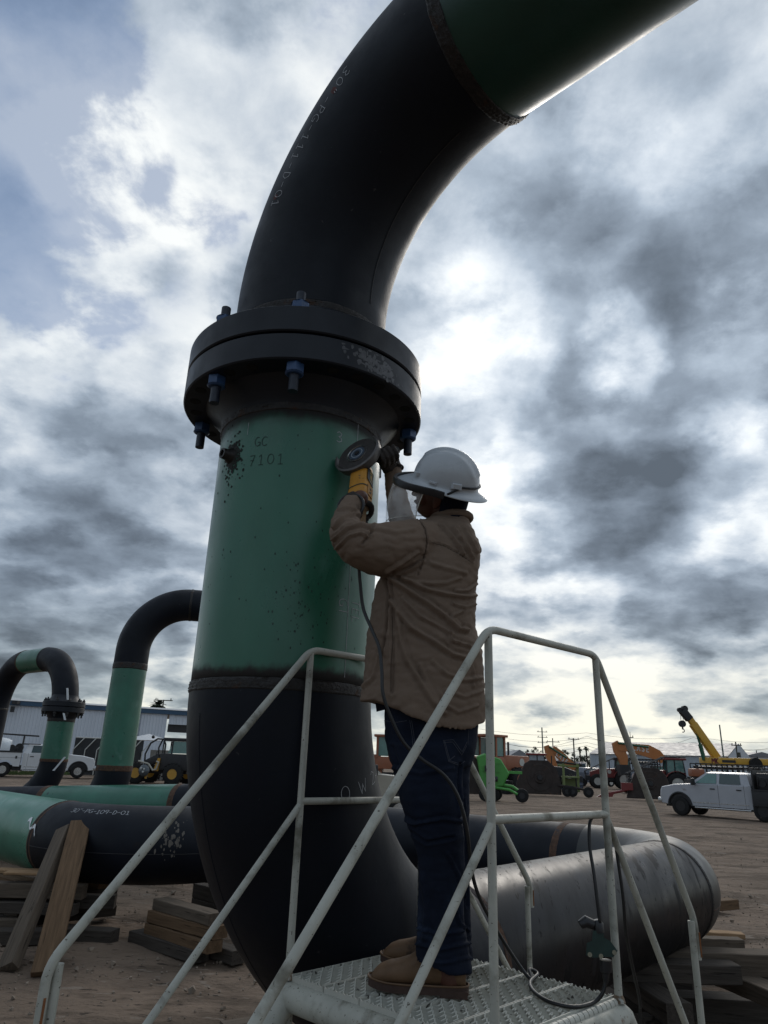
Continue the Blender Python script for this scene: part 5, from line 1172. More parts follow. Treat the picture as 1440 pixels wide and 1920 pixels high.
def add(T, name, m, fn, sharp=38):
    mb = MB(); fn(mb); o = mb.build(name, m, T, world=False, sharp=sharp); return o
def wheel(T, x, y, r, w, rim=m_chrome, rr=.55, lugs=0, tread=0, name='wheel'):
    def f(mb):
        mb.rings([[(x+rad*math.cos(2*PI*k/32), y+dy, r+rad*math.sin(2*PI*k/32)) for k in range(32)] for dy, rad in ((-w/2, r*rr), (-w/2, r*.82), (-w*.42, r*.96), (-w*.25, r), (w*.25, r), (w*.42, r*.96), (w/2, r*.82), (w/2, r*rr))], caps=False)
        if tread:
            for k in range(tread):
                for s_ in (-1, 1):
                    a = 2*PI*(k+.25*s_)/tread; mb.box((x+(r+.015)*math.cos(a), y+s_*w*.24, r+(r+.015)*math.sin(a)), (.05, w*.46, .07), rot=(s_*.0, -a, s_*.5))
    t = add(T, name, m_rubber, f, 30)
    def g(mb):
        mb.rings([[(x+rad*math.cos(2*PI*k/28), y+dy, r+rad*math.sin(2*PI*k/28)) for k in range(28)] for dy, rad in ((-w*.44, r*rr), (-w*.30, r*rr*.85), (-w*.30, r*.22), (-w*.46, r*.18), (w*.46, r*.18), (w*.30, r*.22), (w*.30, r*rr*.85), (w*.44, r*rr))], caps=True)
        n = lugs or 6
        for k in range(n):
            a = 2*PI*k/n
            for s_ in (-1, 1): mb.cyl((x+r*rr*.45*math.cos(a), y+s_*w*.29, r+r*rr*.45*math.sin(a)), (x+r*rr*.45*math.cos(a), y+s_*w*.36, r+r*rr*.45*math.sin(a)), r*.06, n=6)
    o = add(t, 'rim', rim, g, 30); return t
def quad(mb, pts, th=.012, d=(0, 1, 0)):
    d = Vector(d); q = [Vector(p) for p in pts]; n = len(q); mb.add(q+[p+d*th for p in q], [list(range(n))[::-1], list(range(n, 2*n))]+[(i, (i+1) % n, n+(i+1) % n, n+i) for i in range(n)], None, False)
def pickup(name, label, loc, az, pm, ends='bed', group=None, scale=1, wb=3.7, rimm=m_chrome, lift=0):
    """origin under the front axle centre"""
    T = thing(name, label, 'pickup truck', loc, az, group, scale); W2 = .98
    prof = [(.93, .50), (.98, .78), (.94, 1.05), (.86, 1.22), (.2, 1.36), (-.62, 1.42), (-3.28, 1.42), (-3.28, .46), (-.75, .46), (-.62, .48)]
    k = [(-.62+ .0, .48)]; arch = [(.60*math.cos(R(a)), .44+.60*math.sin(R(a))) for a in range(175, -5, -15)]
    p2 = [(.93, .50), (.98, .78), (.94, 1.05), (.86, 1.22), (.2, 1.36), (-.62, 1.42), (-3.28, 1.42), (-3.28, .44), (-.62, .44)]+arch[0:]+[(.62, .46)]
    body = add(T, 'body', pm, lambda mb: mb.prism(p2, -W2, W2, bev=.05))
    add(T, 'underbody', m_dark, lambda mb: (mb.box((-1.5, 0, .52), (4.6, 1.5, .3)), mb.box((0, 0, .75), (1.1, 1.86, .5)), mb.box((-3.6, 0, .55), (1.4, 1.2, .25))))
    # greenhouse
    b0 = [(-.55, 1.40), (-3.26, 1.40)]; rs = [[(-.52, s_*.94, 1.40) for s_ in (-1, 1)]+[(-3.27, .94, 1.40), (-3.27, -.94, 1.40)], [(-1.28, s_*.78, 1.90) for s_ in (-1, 1)]+[(-3.10, .78, 1.90), (-3.10, -.78, 1.90)], [(-1.50, s_*.68, 1.955) for s_ in (-1, 1)]+[(-2.95, .68, 1.955), (-2.95, -.68, 1.955)]]
    cab = add(T, 'cab', pm, lambda mb: mb.rings(rs))
    for s_ in (-1, 1):
        def win(x0, x1, x0t, x1t, nm, gm):
            yb, yt = s_*.938, s_*.792; d = (0, s_, .3)
            add(T, nm, gm, lambda mb: quad(mb, [(x0, yb, 1.45), (x1, yb, 1.45), (x1t, yt, 1.86), (x0t, yt, 1.86)], .012, d))
        win(-.82, -1.78, -1.36, -1.78, 'window', m_glassg if ends == 'flat' else m_glass); win(-1.92, -2.86, -1.92, -2.80, 'window', m_glass)
        for x in (-1.85, -3.0): add(T, 'door_seam', m_dark, lambda mb: mb.box((x, s_*(W2+.001), .95), (.012, .006, .95)))
        for x in (-1.60, -2.78): add(T, 'door_handle', m_dark, lambda mb: mb.box((x, s_*(W2+.012), 1.22), (.22, .03, .05), bev=.01))
        add(T, 'side_mirror', m_plast, lambda mb: (mb.box((-.80, s_*1.14, 1.50), (.14, .18, .30), bev=.03), mb.box((-.80, s_*1.0, 1.42), (.06, .16, .05))))
        add(T, 'wheel_arch', m_dark, lambda mb: mb.tube([(.56*math.cos(R(a)), s_*(W2-.0), .44+.56*math.sin(R(a))) for a in range(0, 181, 12)], .045, 6))
        add(T, 'side_step', m_chrome, lambda mb: mb.cyl((-.7, s_*.95, .40), (-3.2, s_*.95, .40), .04))
        add(T, 'headlight', m_lamp, lambda mb: mb.box((.87, s_*.74, 1.00), (.16, .36, .24), bev=.03))
        wheel(T, 0, s_*.86, .42, .28, rimm); wheel(T, -wb, s_*.86, .42, .30, rimm)
        add(T, 'body_trim', m_chrome, lambda mb: mb.box((-1.9, s_*(W2+.004), .62), (2.5, .012, .03)))
    add(T, 'windscreen', m_glass, lambda mb: quad(mb, [(-.60, -.86, 1.46), (-.60, .86, 1.46), (-1.23, .74, 1.875), (-1.23, -.74, 1.875)], .012, (.6, 0, .8)))
    add(T, 'grille', m_plast, lambda mb: mb.box((.955, 0, .98), (.05, 1.0, .34), bev=.01)); add(T, 'bumper', m_chrome, lambda mb: mb.box((1.0, 0, .62), (.20, 1.96, .26), bev=.05))
    return T
def yard():
    # --- silver crew cab with black welding bed
    fw = hdir(-40); lf = Vector((-fw.y, fw.x, 0)); c = G(1280, 1529)-lf*.86*.93
    T = pickup('pickup_truck', 'silver crew cab pickup with black wheels and black welding bed, parked at the right edge', (c.x, c.y, 0), -40, m_silver, 'flat', rimm=m_plast, scale=.93)
    add(T, 'welding_bed', m_dark, lambda mb: (mb.box((-4.7, 0, .92), (2.7, 2.15, .62), bev=.02), mb.box((-3.42, 0, 1.55), (.06, 2.0, 1.1)), mb.box((-4.7, 0, 1.26), (2.7, 2.2, .06))))
    add(T, 'welder_unit', m_plast, lambda mb: (mb.box((-3.85, .35, 1.62), (.6, 1.1, .68), bev=.04), mb.cyl((-3.8, .95, 1.55), (-3.8, .6, 1.55), .16), mb.tube([(-3.6, .9, 1.3), (-3.7, 1.05, 1.8), (-4.0, 1.05, 1.75), (-4.1, .95, 1.3)], .02)))
    add(T, 'tool_box', m_plast, lambda mb: (mb.box((-4.75, .35, 1.68), (.95, 1.25, .80), bev=.04), mb.box((-4.75, .985, 1.5), (.5, .012, .10)), mb.box((-4.75, .985, 1.75), (.7, .012, .03))))
    add(T, 'data_plate', m_lamp, lambda mb: mb.box((-4.75, .99, 1.42), (.34, .012, .07)))
    add(T, 'hanging_cable', m_cord, lambda mb: mb.tube([(-4.2, 1.1, 1.3), (-4.25, 1.13, .9), (-4.4, 1.12, .7), (-4.5, 1.12, 1.2)], .015, 6))
    # --- beige pickup behind his legs
    c = G(706, 1500); T = pickup('pickup_truck', 'beige pickup seen between the black elbow and the jeans', (c.x-3.4, c.y, 0), 100, m_beige, rimm=m_chrome, scale=1.0)
    T.location = (A(722, 1450, 22).x+ -.9+1.1, 22.2, 0); T.rotation_euler[2] = R(90-76)
    # --- white service truck on the left
    fw = hdir(66); lf = Vector((-fw.y, fw.x, 0)); c = G(143, 1459.5)+lf*.9
    T = pickup('service_truck', 'white service truck with tool body, rack and tarp, behind the flanged pipe hoop', (c.x, c.y, 0), 66, m_white, rimm=m_chrome, wb=4.3, scale=1.06); T['category'] = 'truck'
    add(T, 'tool_body', m_white, lambda mb: (mb.prism([(-3.4, .62), (-3.4, 1.42), (-5.35, 1.42), (-5.35, .62), (-4.85, .62), (-4.72, .85), (-4.5, .98), (-4.1, .98), (-3.88, .85), (-3.75, .62)], -1.08, 1.08)))
    add(T, 'body_rail', m_dark, lambda mb: mb.box((-4.4, 0, 1.47), (2.0, 2.2, .10)))
    for s_ in (-1, 1):
        for x in (-3.65, -4.7): add(T, 'door_latch', m_plast, lambda mb: mb.box((x, s_*1.09, 1.15), (.10, .02, .16)))
        add(T, 'door_seam', m_dark, lambda mb: mb.box((-4.0, s_*1.082, 1.12), (1.3, .006, .012)))
    add(T, 'reel_and_hoses', m_plast, lambda mb: (mb.cyl((-3.6, -.7, 1.72), (-3.6, -.5, 1.72), .25), mb.cyl((-4.0, -.9, 1.68), (-4.0, -.5, 1.68), .2), mb.box((-4.3, 0, 1.62), (1.3, 1.6, .25), bev=.05)))
    add(T, 'ladder_rack', m_dark, lambda mb: [mb.cyl((-2.6, y, 2.45), (-5.3, y, 2.52), .035) for y in (-.9, .9)]+[mb.cyl((x, y, 1.4), (x, y, 2.5), .03) for x in (-3.45, -5.25) for y in (-.9, .9)]+[mb.cyl((-3.5, y, 1.95), (-2.4, y, 1.95), .03) for y in (-.9, .9)])
    def tarp(mb):
        rs = []
        for i in range(9):
            x = -5.45+1.35*i/8; rs.append([(x, 1.05*math.cos(R(a))*(1+.05*math.sin(i*2+a)), 1.5+(.82+.06*math.sin(i*1.7+a*.1)-.05*abs(i-4))*math.sin(R(a))**.6 if 0 < a < 180 else 1.5) for a in range(0, 181, 15)])
        mb.rings(rs)
    add(T, 'tarp', mat('white_tarp', (.60, .63, .65), .5, var=.15, vs=3, bump=[(4, .8, .05)]), tarp, 60)
    add(T, 'front_guard', m_dark, lambda mb: (mb.box((1.25, 0, .75), (.12, 1.9, .7)), mb.cyl((1.2, .9, .9), (1.75, .9, .65), .05), mb.box((1.7, 0, .8), (.5, .3, .1))))
    # --- yellow and black telehandler
    c = G(252, 1468.5); T = thing('telehandler', 'yellow and black telehandler with a grey cab, right of the tall green riser', 'telehandler', (c.x, c.y, 0), 60+195)
    my = paint('machine_yellow', (.50, .27, .035), .45, .2, .6); T.rotation_euler[2] = R(0)
    for x, y in ((0, 0), (2.35, -.3), (0.3, 2.0), (2.7, 1.9)): wheel(T, x, y, .60, .42, my, .5, tread=18)
    add(T, 'chassis', m_dark, lambda mb: (mb.box((1.4, .9, .85), (3.2, 1.2, .5), bev=.05), mb.box((2.6, .4, 1.3), (2.4, 1.5, .95), bev=.06)))
    add(T, 'cab', m_dark, lambda mb: (mb.box((2.65, .6, 2.62), (2.4, 1.7, .18), bev=.06), mb.tube([(1.35, -.2, 1.5), (1.25, -.2, 2.1), (1.45, -.2, 2.62)], .05), mb.tube([(3.7, -.2, 1.5), (3.7, -.2, 2.6)], .05), mb.tube([(2.1, -.2, 1.7), (2.1, -.2, 2.6)], .05)))
    add(T, 'cab_glass', m_glassg, lambda mb: quad(mb, [(1.85, -.22, 1.8), (3.6, -.22, 1.8), (3.6, -.2, 2.5), (2.15, -.2, 2.5)], .02))
    add(T, 'rollover_hoop', m_dark, lambda mb: mb.tube([(.55, -.3, 1.0), (.50, -.3, 1.7), (.75, -.3, 2.35), (1.15, -.3, 2.62), (1.55, -.3, 2.60), (1.68, -.3, 2.3), (1.68, -.3, 1.6)], .055, 8))
    add(T, 'steering_column', m_plast, lambda mb: (mb.box((1.0, -.1, 1.35), (.9, .5, .45), rot=(0, -.5, 0), bev=.06), mb.tube([(1.2, -.2+.18*math.cos(R(a)), 1.75+.18*math.sin(R(a))) for a in range(0, 361, 30)], .02, 6)))
    add(T, 'yellow_frame', my, lambda mb: (mb.prism([(1.15, .75), (1.35, 1.5), (1.5, 1.5), (1.45, .75)], -.42, -.34), mb.box((.75, -.35, .65), (.12, .1, .7)), mb.prism([(3.3, .6), (3.55, 1.2), (4.0, 1.35), (3.9, .6)], -.4, -.1)))
    add(T, 'boom_arm', mat('pale_arm_paint', (.42, .40, .34), .5), lambda mb: (mb.tube([(.85, -.5, 1.15), (1.15, -.5, .8), (1.35, -.5, .85), (1.45, -.5, 1.25), (1.3, -.5, 1.3)], .06), mb.tube([(.2, -.5, 1.3), (.85, -.5, 1.15)], .05)))
    def dome(mb): mb.lathe([(.02, .10), (.20, .08), (.32, 0), (.36, -.1), (.1, -.12)], basis((.62, -.62, .78), (-.2, -1, .15)), 22)
    lo = add(T, 'work_lamp', mat('lamp_glass_dark', (.06, .075, .085), .15, spec=.8), dome)
    for dx, dz in ((-.08, .10), (.10, .06), (.06, -.10)): add(lo, 'lamp', m_lamp, lambda mb: mb.lathe([(.0, .13), (.06, .12), (.07, .08)], basis((.62+dx, -.68, .78+dz), (-.2, -1, .15)), 12))
    add(T, 'beacon', m_plast, lambda mb: mb.sphere((.85, -.3, 2.72), .1))
    # --- old orange loaders
    def loader(label, px, py, az, zs, m=m_or):
        c = G(px, py); T = thing('wheel_loader', label, 'loader', (c.x, c.y, 0), az, 'old orange loaders', zs)
        for x in (-1.5, 1.7):
            for y in (-1.0, 1.0): wheel(T, x, y, .75, .5, m_or, .5, tread=16)
        add(T, 'engine_cover', m, lambda mb: (mb.box((-1.7, 0, 1.75), (2.6, 1.5, 1.0), bev=.08), mb.box((-1.7, 0, 1.2), (3.0, 1.2, .4))))
        add(T, 'chassis', m_dark, lambda mb: mb.box((0, 0, .95), (4.6, 1.0, .45)))
        add(T, 'cab', m, lambda mb: (mb.box((.25, 0, 3.42), (1.9, 1.7, .16), bev=.04), mb.box((.25, 0, 1.75), (1.7, 1.6, .75), bev=.04))+()if False else [mb.box((.25, 0, 3.42), (2.0, 1.8, .16), bev=.04), mb.box((.25, 0, 1.75), (1.7, 1.6, .75), bev=.04)]+[mb.box((x, y, 2.7), (.14, .14, 1.4)) for x in (-.52, .28, 1.02) for y in (-.73, .73)])
        for s_ in (-1, 1):
            for x in (-.13, .65): add(T, 'cab_window', m_glassg, lambda mb: mb.box((x, s_*.72, 2.75), (.62, .03, 1.15)))
        add(T, 'exhaust', m_dark, lambda mb: mb.cyl((-1.4, .3, 2.2), (-1.4, .3, 3.1), .07)); add(T, 'lift_arm', m, lambda mb: (mb.tube([(1.0, .6, 2.0), (2.2, .6, 1.5), (3.1, .6, .5)], .13, 6), mb.tube([(1.0, -.6, 2.0), (2.2, -.6, 1.5), (3.1, -.6, .5)], .13, 6)))
        add(T, 'bucket', m_dark, lambda mb: mb.prism([(3.0, .1), (3.0, 1.0), (3.3, 1.1), (3.2, .35), (4.0, .1)], -1.3, 1.3)); add(T, 'badge', m_lamp, lambda mb: (mb.cyl((-2.2, .756, 1.85), (-2.2, .77, 1.85), .24), mb.cyl((-2.2, -.756, 1.85), (-2.2, -.77, 1.85), .24)))
        return T
    loader('faded orange loader with a square cab, just right of the jeans pockets', 921, 1484, -128, 1.12)
    loader('orange loader with a green tinted cab, seen left of the jeans', 722, 1484, 96, .97)
    # --- bright green batwing mower
    k = .86; c = G(935, 1502); T = thing('rotary_mower', 'bright green rotary mower with four small wheels', 'mower', (c.x, c.y, 0), 95, None, 1.0)
    add(T, 'mower_deck', m_lime, lambda mb: (mb.prism([(-.9, .6), (-1.15, 2.2), (-.75, 2.35), (.1, 2.1), (.55, 1.4), (.2, .75)], -.7, .7, bev=.06), mb.box((.7, 0, 1.45), (1.1, .5, .14)), mb.tube([(.0, -.5, .85), (.7, -.6, .75), (1.15, -.7, .45)], .08, 8), mb.tube([(-.4, -.7, .7), (.5, -.9, .6), (.9, -.9, .4)], .07, 8), mb.box((-.4, -.72, 1.5), (.9, .05, .10)), mb.box((-.3, -.72, 1.9), (.7, .05, .10))))
    add(T, 'folded_wing', m_brn, lambda mb: mb.prism([(-.8, .3), (-1.0, 2.0), (-1.7, 2.4), (-2.7, 1.8), (-3.1, .3)], -.1, .1, bev=.02)); add(T, 'gearbox', m_dark, lambda mb: (mb.box((-.5, -.8, 1.6), (.5, .3, .3)), mb.cyl((-.5, -.9, 1.1), (-.1, -.9, 1.1), .13)))
    for x, y in ((-.75, -.9), (-.35, -.6), (1.15, -.75), (-.1, .5)): wheel(T, x, y, .34, .2, m_dark, .45)
    # --- brown folded mowers
    def brown(label, px, py, az, s_, extra=True):
        c = G(px, py); T = thing('rotary_mower', label, 'mower', (c.x, c.y, 0), az, 'brown folded mowers', s_)
        add(T, 'folded_wing', m_brn, lambda mb: (mb.prism([(-1.75, .1), (-1.5, .9), (-1.0, 2.0), (-.6, 2.25), (.6, 2.25), (1.15, 1.75), (1.4, .9), (1.4, .1)], -.12, .12, bev=.03), mb.lathe([(0, .03), (.35, .03), (.38, -.04), (.85, -.02), (.9, -.06)], basis((0, -.16, 1.15), (0, -1, 0)), 28)))
        add(T, 'blade_hub', m_dark, lambda mb: mb.lathe([(0, .12), (.16, .12), (.2, 0)], basis((0, -.16, 1.15), (0, -1, 0)), 16))
        if extra:
            mg = paint('faded_lime_frame', (.16, .20, .07), .6, 0, 1)
            add(T, 'frame', mg, lambda mb: (mb.box((2.0, .3, 1.95), (1.3, 1.0, .12)), mb.box((2.1, .3, 1.25), (1.1, .9, .10)), mb.tube([(1.3, .2, 2.0), (2.7, .2, 1.9)], .06), mb.box((2.6, .3, 1.2), (.16, .16, 1.8)), mb.box((1.6, -.1, 1.2), (.14, .14, 1.8)), mb.box((2.0, .5, .9), (.9, .06, .5))))
            add(T, 'hitch_arm', m_brn, lambda mb: (mb.tube([(1.2, -.1, .7), (2.2, -.2, .6), (3.1, -.2, .45)], .08, 8), mb.tube([(1.2, .3, 2.2), (2.9, .3, 2.05)], .07, 8)))
            for x in (1.75, 2.1, 3.15): wheel(T, x, -.25, .34, .2, m_dark, .45)
            add(T, 'tyre_stack', m_rubber, lambda mb: [mb.lathe([(.25, z), (.5, z), (.52, z+.1), (.5, z+.2), (.25, z+.2), (.25, z)], Matrix.Translation((-2.2, 1.2, 0)), 20) for z in (0, .22, .44, .66)])
        return T
    brown('dark brown folded mower wing with a round hub, in front of the red roofed tractor', 1013, 1492, 96, .98)
    t = brown('dark brown folded mower deck in front of the red tractor, left of the silver pickup', 1222, 1501, 100, .88, False)
    add(t, 'hitch_arm', m_red, lambda mb: (mb.tube([(-1.3, -.3, .8), (-2.2, -.3, .55), (-3.3, -.3, .30)], .10, 8), mb.prism([(-3.9, .1), (-3.4, .4), (-2.6, .5), (-2.8, .15)], -.4, 0), mb.box((-1.7, -.2, .9), (.8, .4, .5))))
    # --- tractors
    def tractor(label, px, py, az, m, s_=1, roof=None, glass=m_glassg, cage=False, rim=m_lamp):
        c = G(px, py); T = thing('tractor', label, 'tractor', (c.x, c.y, 0), az, 'farm tractors', s_)
        for y in (-.95, .95): wheel(T, 0, y, .88, .5, rim, .55, tread=22); wheel(T, 2.6, y*.95, .66, .42, rim, .55, tread=18)
        add(T, 'hood', m, lambda mb: (mb.prism([(.7, 1.0), (.7, 1.95), (2.4, 1.85), (3.25, 1.55), (3.35, 1.05)], -.42, .42, bev=.07)))
        add(T, 'chassis', m_dark, lambda mb: (mb.box((1.3, 0, .95), (3.6, .6, .45)), mb.box((3.5, 0, .95), (.5, .9, .5)), mb.box((1.0, -.6, .8), (.9, .5, .4))))
        for y in (-1, 1): add(T, 'fender', m, lambda mb: mb.rings([[(1.02*math.cos(R(a))*k_, y*(.62+dy), .88+1.02*math.sin(R(a))*k_) for k_, dy in ((1, 0), (1, .52), (.96, .52), (.96, 0))] for a in range(15, 150, 15)]))
        add(T, 'cab', m_dark, lambda mb: [mb.box((-.05, 0, 1.55), (1.5, 1.3, .5), bev=.05)]+[mb.cyl((x, y, 1.6), (x*.85, y*.93, 2.75), .045, n=8) for x in (-.75, .05, .72) for y in (-.7, .7)])
        add(T, 'cab_roof', roof or m_dark, lambda mb: mb.box((-.03, 0, 2.82), (1.75, 1.6, .17), bev=.06))
        for s in (-1, 1):
            for x0, x1 in ((-.68, -.02), (.08, .62)): add(T, 'cab_window', glass, lambda mb: mb.box(((x0+x1)/2, s*.66, 2.25), (x1-x0, .03, .95)))
        add(T, 'exhaust', m_dark, lambda mb: mb.cyl((1.3, .35, 1.9), (1.3, .35, 2.75), .05))
        if cage: add(T, 'brush_guard', m_dark, lambda mb: [mb.tube([(3.6, y, .8), (3.75, y, 1.6), (2.2, y, 2.3), (.75, y, 2.95), (-.9, y, 2.98)], .04, 6) for y in (-.7, 0, .7)]+[mb.cyl((3.7, -.75, z), (3.7, .75, z), .03, n=6) for z in (.8, 1.0, 1.2, 1.4, 1.6)]+[mb.cyl((x, -.7, 2.98), (x, .7, 2.98), .03, n=6) for x in (-.8, -.4, 0, .4, .8)])
        add(T, 'badge', m_lamp, lambda mb: [mb.cyl((1.35, y*.425, 1.6), (1.35, y*.44, 1.6), .2) for y in (-1, 1)])
        return T
    tractor('dark red tractor with big front guard facing left, under the orange excavator boom', 1170, 1479.5, -78, m_red, 1.0, cage=True)
    tractor('dark red caged tractor standing just left of the silver pickup', 1268, 1492, -80, m_red, .98, roof=m_red, cage=True)
    tractor('dark tractor with a flat red roof behind the brown mower wing', 1008, 1480, 100, m_dark, 1.0, roof=m_red, glass=mat('pale_tractor_glass', (.30, .33, .36), .1))
    # --- excavators
    def slab(mb, pts, w, y0, y1):
        """flat sided boom following pts (x,z) with widths w"""
        P_ = [Vector((p[0], 0, p[1])) for p in pts]; up1 = []; dn = []
        for i, p in enumerate(P_):
            t = (P_[min(i+1, len(P_)-1)]-P_[max(i-1, 0)]).normalized(); n = Vector((-t.z, 0, t.x)); up1.append(p+n*w[i]/2); dn.append(p-n*w[i]/2)
        loop = up1+dn[::-1]; mb.prism([(q.x, q.z) for q in loop], y0, y1, bev=0)
    def excav(label, px, Yd, s_, arm, boom, txt, mirror=False):
        """arm, boom: outlines given where they stand at distance Yd"""
        c = A(px, 1470, Yd); T = thing('excavator', label, 'excavator', (c.x, Yd, 0), 0, 'orange excavators')
        def loc(pts): return [((A(x, y, Yd).x-c.x), A(x, y, Yd).z) for x, y in pts]
        add(T, 'boom', m_case, lambda mb: slab(mb, loc(boom[0]), boom[1], -.25, .25)); add(T, 'stick', m_case, lambda mb: slab(mb, loc(arm[0]), arm[1], -.2, .2))
        bp = loc(boom[0]); ap = loc(arm[0])
        add(T, 'boom_cylinder', mat('green_black_steel', (.03, .12, .07), .4), lambda mb: mb.cyl((ap[0][0]+.25, -.3, ap[0][1]-.1), (bp[len(bp)//2][0], -.3, bp[len(bp)//2][1]+.35), .09))
        bx = bp[-1][0]; sg = 1
        bx -= .6; add(T, 'upper_body', m_case, lambda mb: mb.box((bx+.2, 1.8, 1.6), (1.9, 2.6, .8), bev=.1)); add(T, 'cab', m_dark, lambda mb: mb.box((bx+.2, .6, 1.75), (1.1, .8, 1.1), bev=.06)); add(T, 'cab_window', m_glassg, lambda mb: mb.box((bx+.2, .19, 1.9), (.8, .03, .6)))
        add(T, 'turntable', m_dark, lambda mb: mb.cyl((bx+.3, 1.2, .9), (bx+.3, 1.2, 1.2), .7))
        for y in (-1.0, 1.0): add(T, 'track', m_rubber, lambda mb: mb.prism([(bx-1.1, .35), (bx-.8, .05), (bx+1.5, .05), (bx+1.8, .35), (bx+1.8, .6), (bx+1.5, .88), (bx-.8, .88), (bx-1.1, .6)], y+.9, y+1.5))
        add(T, 'bucket', m_dark, lambda mb: mb.prism([(ap[-1][0]-.5, ap[-1][1]-.9), (ap[-1][0]-.6, ap[-1][1]+.1), (ap[-1][0]+.3, ap[-1][1]+.1), (ap[-1][0]+.5, ap[-1][1]-.6)], -.5, .5))
        bo_ = [o for o in T.children if o.name.startswith('boom') and 'cyl' not in o.name][0]
        (x0, y0), (x1, y1), hh = txt; p0 = A(x0, y0, Yd); p1 = A(x1, y1, Yd); d = (p1-p0).normalized(); nn = Vector((-d.z, 0, d.x))
        WMb = WM[T.name]
        write('CASE', lambda u, v: (Vector((p0.x, Yd-.25, p0.z))+d*u+nn*v, Vector((0, -1, 0))), 0, 0, hh, mat('boom_lettering', (.62, .62, .60), .6), bo_, hh*.2, jit=0, name='boom_lettering', adv=1.05, lift=.012)
        return T
    excav('orange excavator with its white lettered boom slanting down right, above the brown mower', 1077, 78, 1, ([(1024, 1398), (1031, 1416), (1039, 1440), (1042, 1452)], [.5, .9, .75, .5]), ([(1036, 1402), (1048, 1414), (1062, 1428), (1078, 1441)], [.5, .85, .85, .7]), ((1041, 1416), (1062, 1434), .42))
    excav('orange excavator with a level lettered boom in front of the long grey roof', 1240, 72, 1, ([(1152, 1391), (1160, 1405), (1168, 1421), (1170, 1436)], [.55, 1.1, .9, .6]), ([(1158, 1399), (1180, 1402), (1214, 1408), (1232, 1416), (1243, 1426)], [.8, .8, 1.15, 1.0, .7]), ((1184, 1407), (1208, 1409.5), .52))
    # --- crane
    Yd = 66; c = A(1420, 1470, Yd); T = thing('mobile_crane', 'yellow truck crane with a raised boom and hanging hook behind the silver pickup', 'crane', (c.x, Yd, 0), 0)
    def lc(x, y): p = A(x, y, Yd); return (p.x-c.x, p.z)
    def bm_seg(x0, y0, x1, y1, w, d): 
        a = lc(x0, y0); b = lc(x1, y1)
        return lambda mb: mb.box(((a[0]+b[0])/2, 0, (a[1]+b[1])/2), (math.hypot(b[0]-a[0], b[1]-a[1]), w, d), rot=(0, -math.atan2(b[1]-a[1], b[0]-a[0]), 0), bev=.03)
    add(T, 'boom', m_yc, bm_seg(1344, 1421, 1299, 1357, .6, .62)); add(T, 'boom_section', m_yc, bm_seg(1312, 1374, 1289, 1342, .5, .48)); add(T, 'boom_head', m_dark, bm_seg(1293, 1349, 1279, 1332, .6, .62))
    a = lc(1283, 1329); b = lc(1274, 1331); h0_ = lc(1279, 1340); h1 = lc(1279, 1356)
    add(T, 'sheave', m_dark, lambda mb: (mb.cyl((a[0], -.2, a[1]), (a[0], .2, a[1]), .28), mb.cyl((b[0], -.15, b[1]), (b[0], .15, b[1]), .2), mb.cyl((b[0], 0, b[1]), (a[0], 0, a[1]-.1), .08)))
    add(T, 'hoist_rope', m_dark, lambda mb: (mb.cyl((h0_[0]-.12, 0, h0_[1]+.4), (h1[0]-.1, 0, h1[1]), .02, n=6), mb.cyl((h0_[0]+.14, 0, h0_[1]+.4), (h1[0]+.1, 0, h1[1]), .02, n=6)))
    add(T, 'hook_block', m_dark, lambda mb: (mb.cyl((h1[0], -.15, h1[1]-.05), (h1[0], .15, h1[1]-.05), .30), mb.cyl((h1[0], 0, h1[1]-.2), (h1[0], 0, h1[1]-.55), .07), mb.tube([(h1[0]+.14*math.cos(R(q)), 0, h1[1]-.65+.14*math.sin(R(q))) for q in range(90, -150, -30)], .04, 6)))
    p0 = lc(1320, 1419); p1 = lc(1305, 1372); add(T, 'luffing_cylinder', mat('green_black_steel', (.03, .12, .07), .4), lambda mb: (mb.cyl((p0[0], 0, p0[1]-.3), ((p0[0]+p1[0])/2, 0, (p0[1]+p1[1])/2), .18), mb.cyl(((p0[0]+p1[0])/2, 0, (p0[1]+p1[1])/2), (p1[0], 0, p1[1]), .10)))
    q0 = lc(1320, 1421); q1 = lc(1367, 1435); sp = add(T, 'superstructure', m_yc, lambda mb: mb.box(((q0[0]+q1[0])/2, 0, (q0[1]+q1[1])/2), (q1[0]-q0[0], 2.2, q0[1]-q1[1]+.1), bev=.05))
    wtx = lc(1325, 1431); write('M KOBELCO'[:1]+'K', lambda u, v: (Vector((c.x+wtx[0]+u, Yd-1.1, wtx[1]+v)), Vector((0, -1, 0))), 0, 0, .45, m_red, sp, .10, jit=0, name='side_lettering', lift=.01)
    add(T, 'side_band', m_dark, lambda mb: mb.box((wtx[0]+1.5, -1.105, wtx[1]+.2), (1.2, .012, .22)))
    q0 = lc(1367, 1421); q1 = lc(1450, 1436); add(T, 'carrier_cab', m_yc, lambda mb: mb.box(((q0[0]+q1[0])/2, 0, (q0[1]+q1[1])/2), (q1[0]-q0[0], 2.0, q0[1]-q1[1]), bev=.05))
    add(T, 'drum_wheel', m_rubber, lambda mb: mb.cyl((lc(1405, 1433)[0], -1.25, lc(1405, 1433)[1]), (lc(1405, 1433)[0], -.9, lc(1405, 1433)[1]), .55, n=24)); add(T, 'carrier', m_dark, lambda mb: mb.box((lc(1385, 1445)[0], 0, 1.2), (8.5, 2.2, .5)))
    for i in range(4): wheel(T, -4.6+2.4*i, -.95, .55, .35, m_dark, .5)
    c = A(1308, 1470, 48); T = thing('tank_trailer', 'small dull orange fuel tank between the red caged tractor and the silver pickup', 'tank', (c.x, 48, 0), 0)
    add(T, 'tank', m_or, lambda mb: mb.box((0, 0, 1.78), (.85, .7, .5), bev=.12))
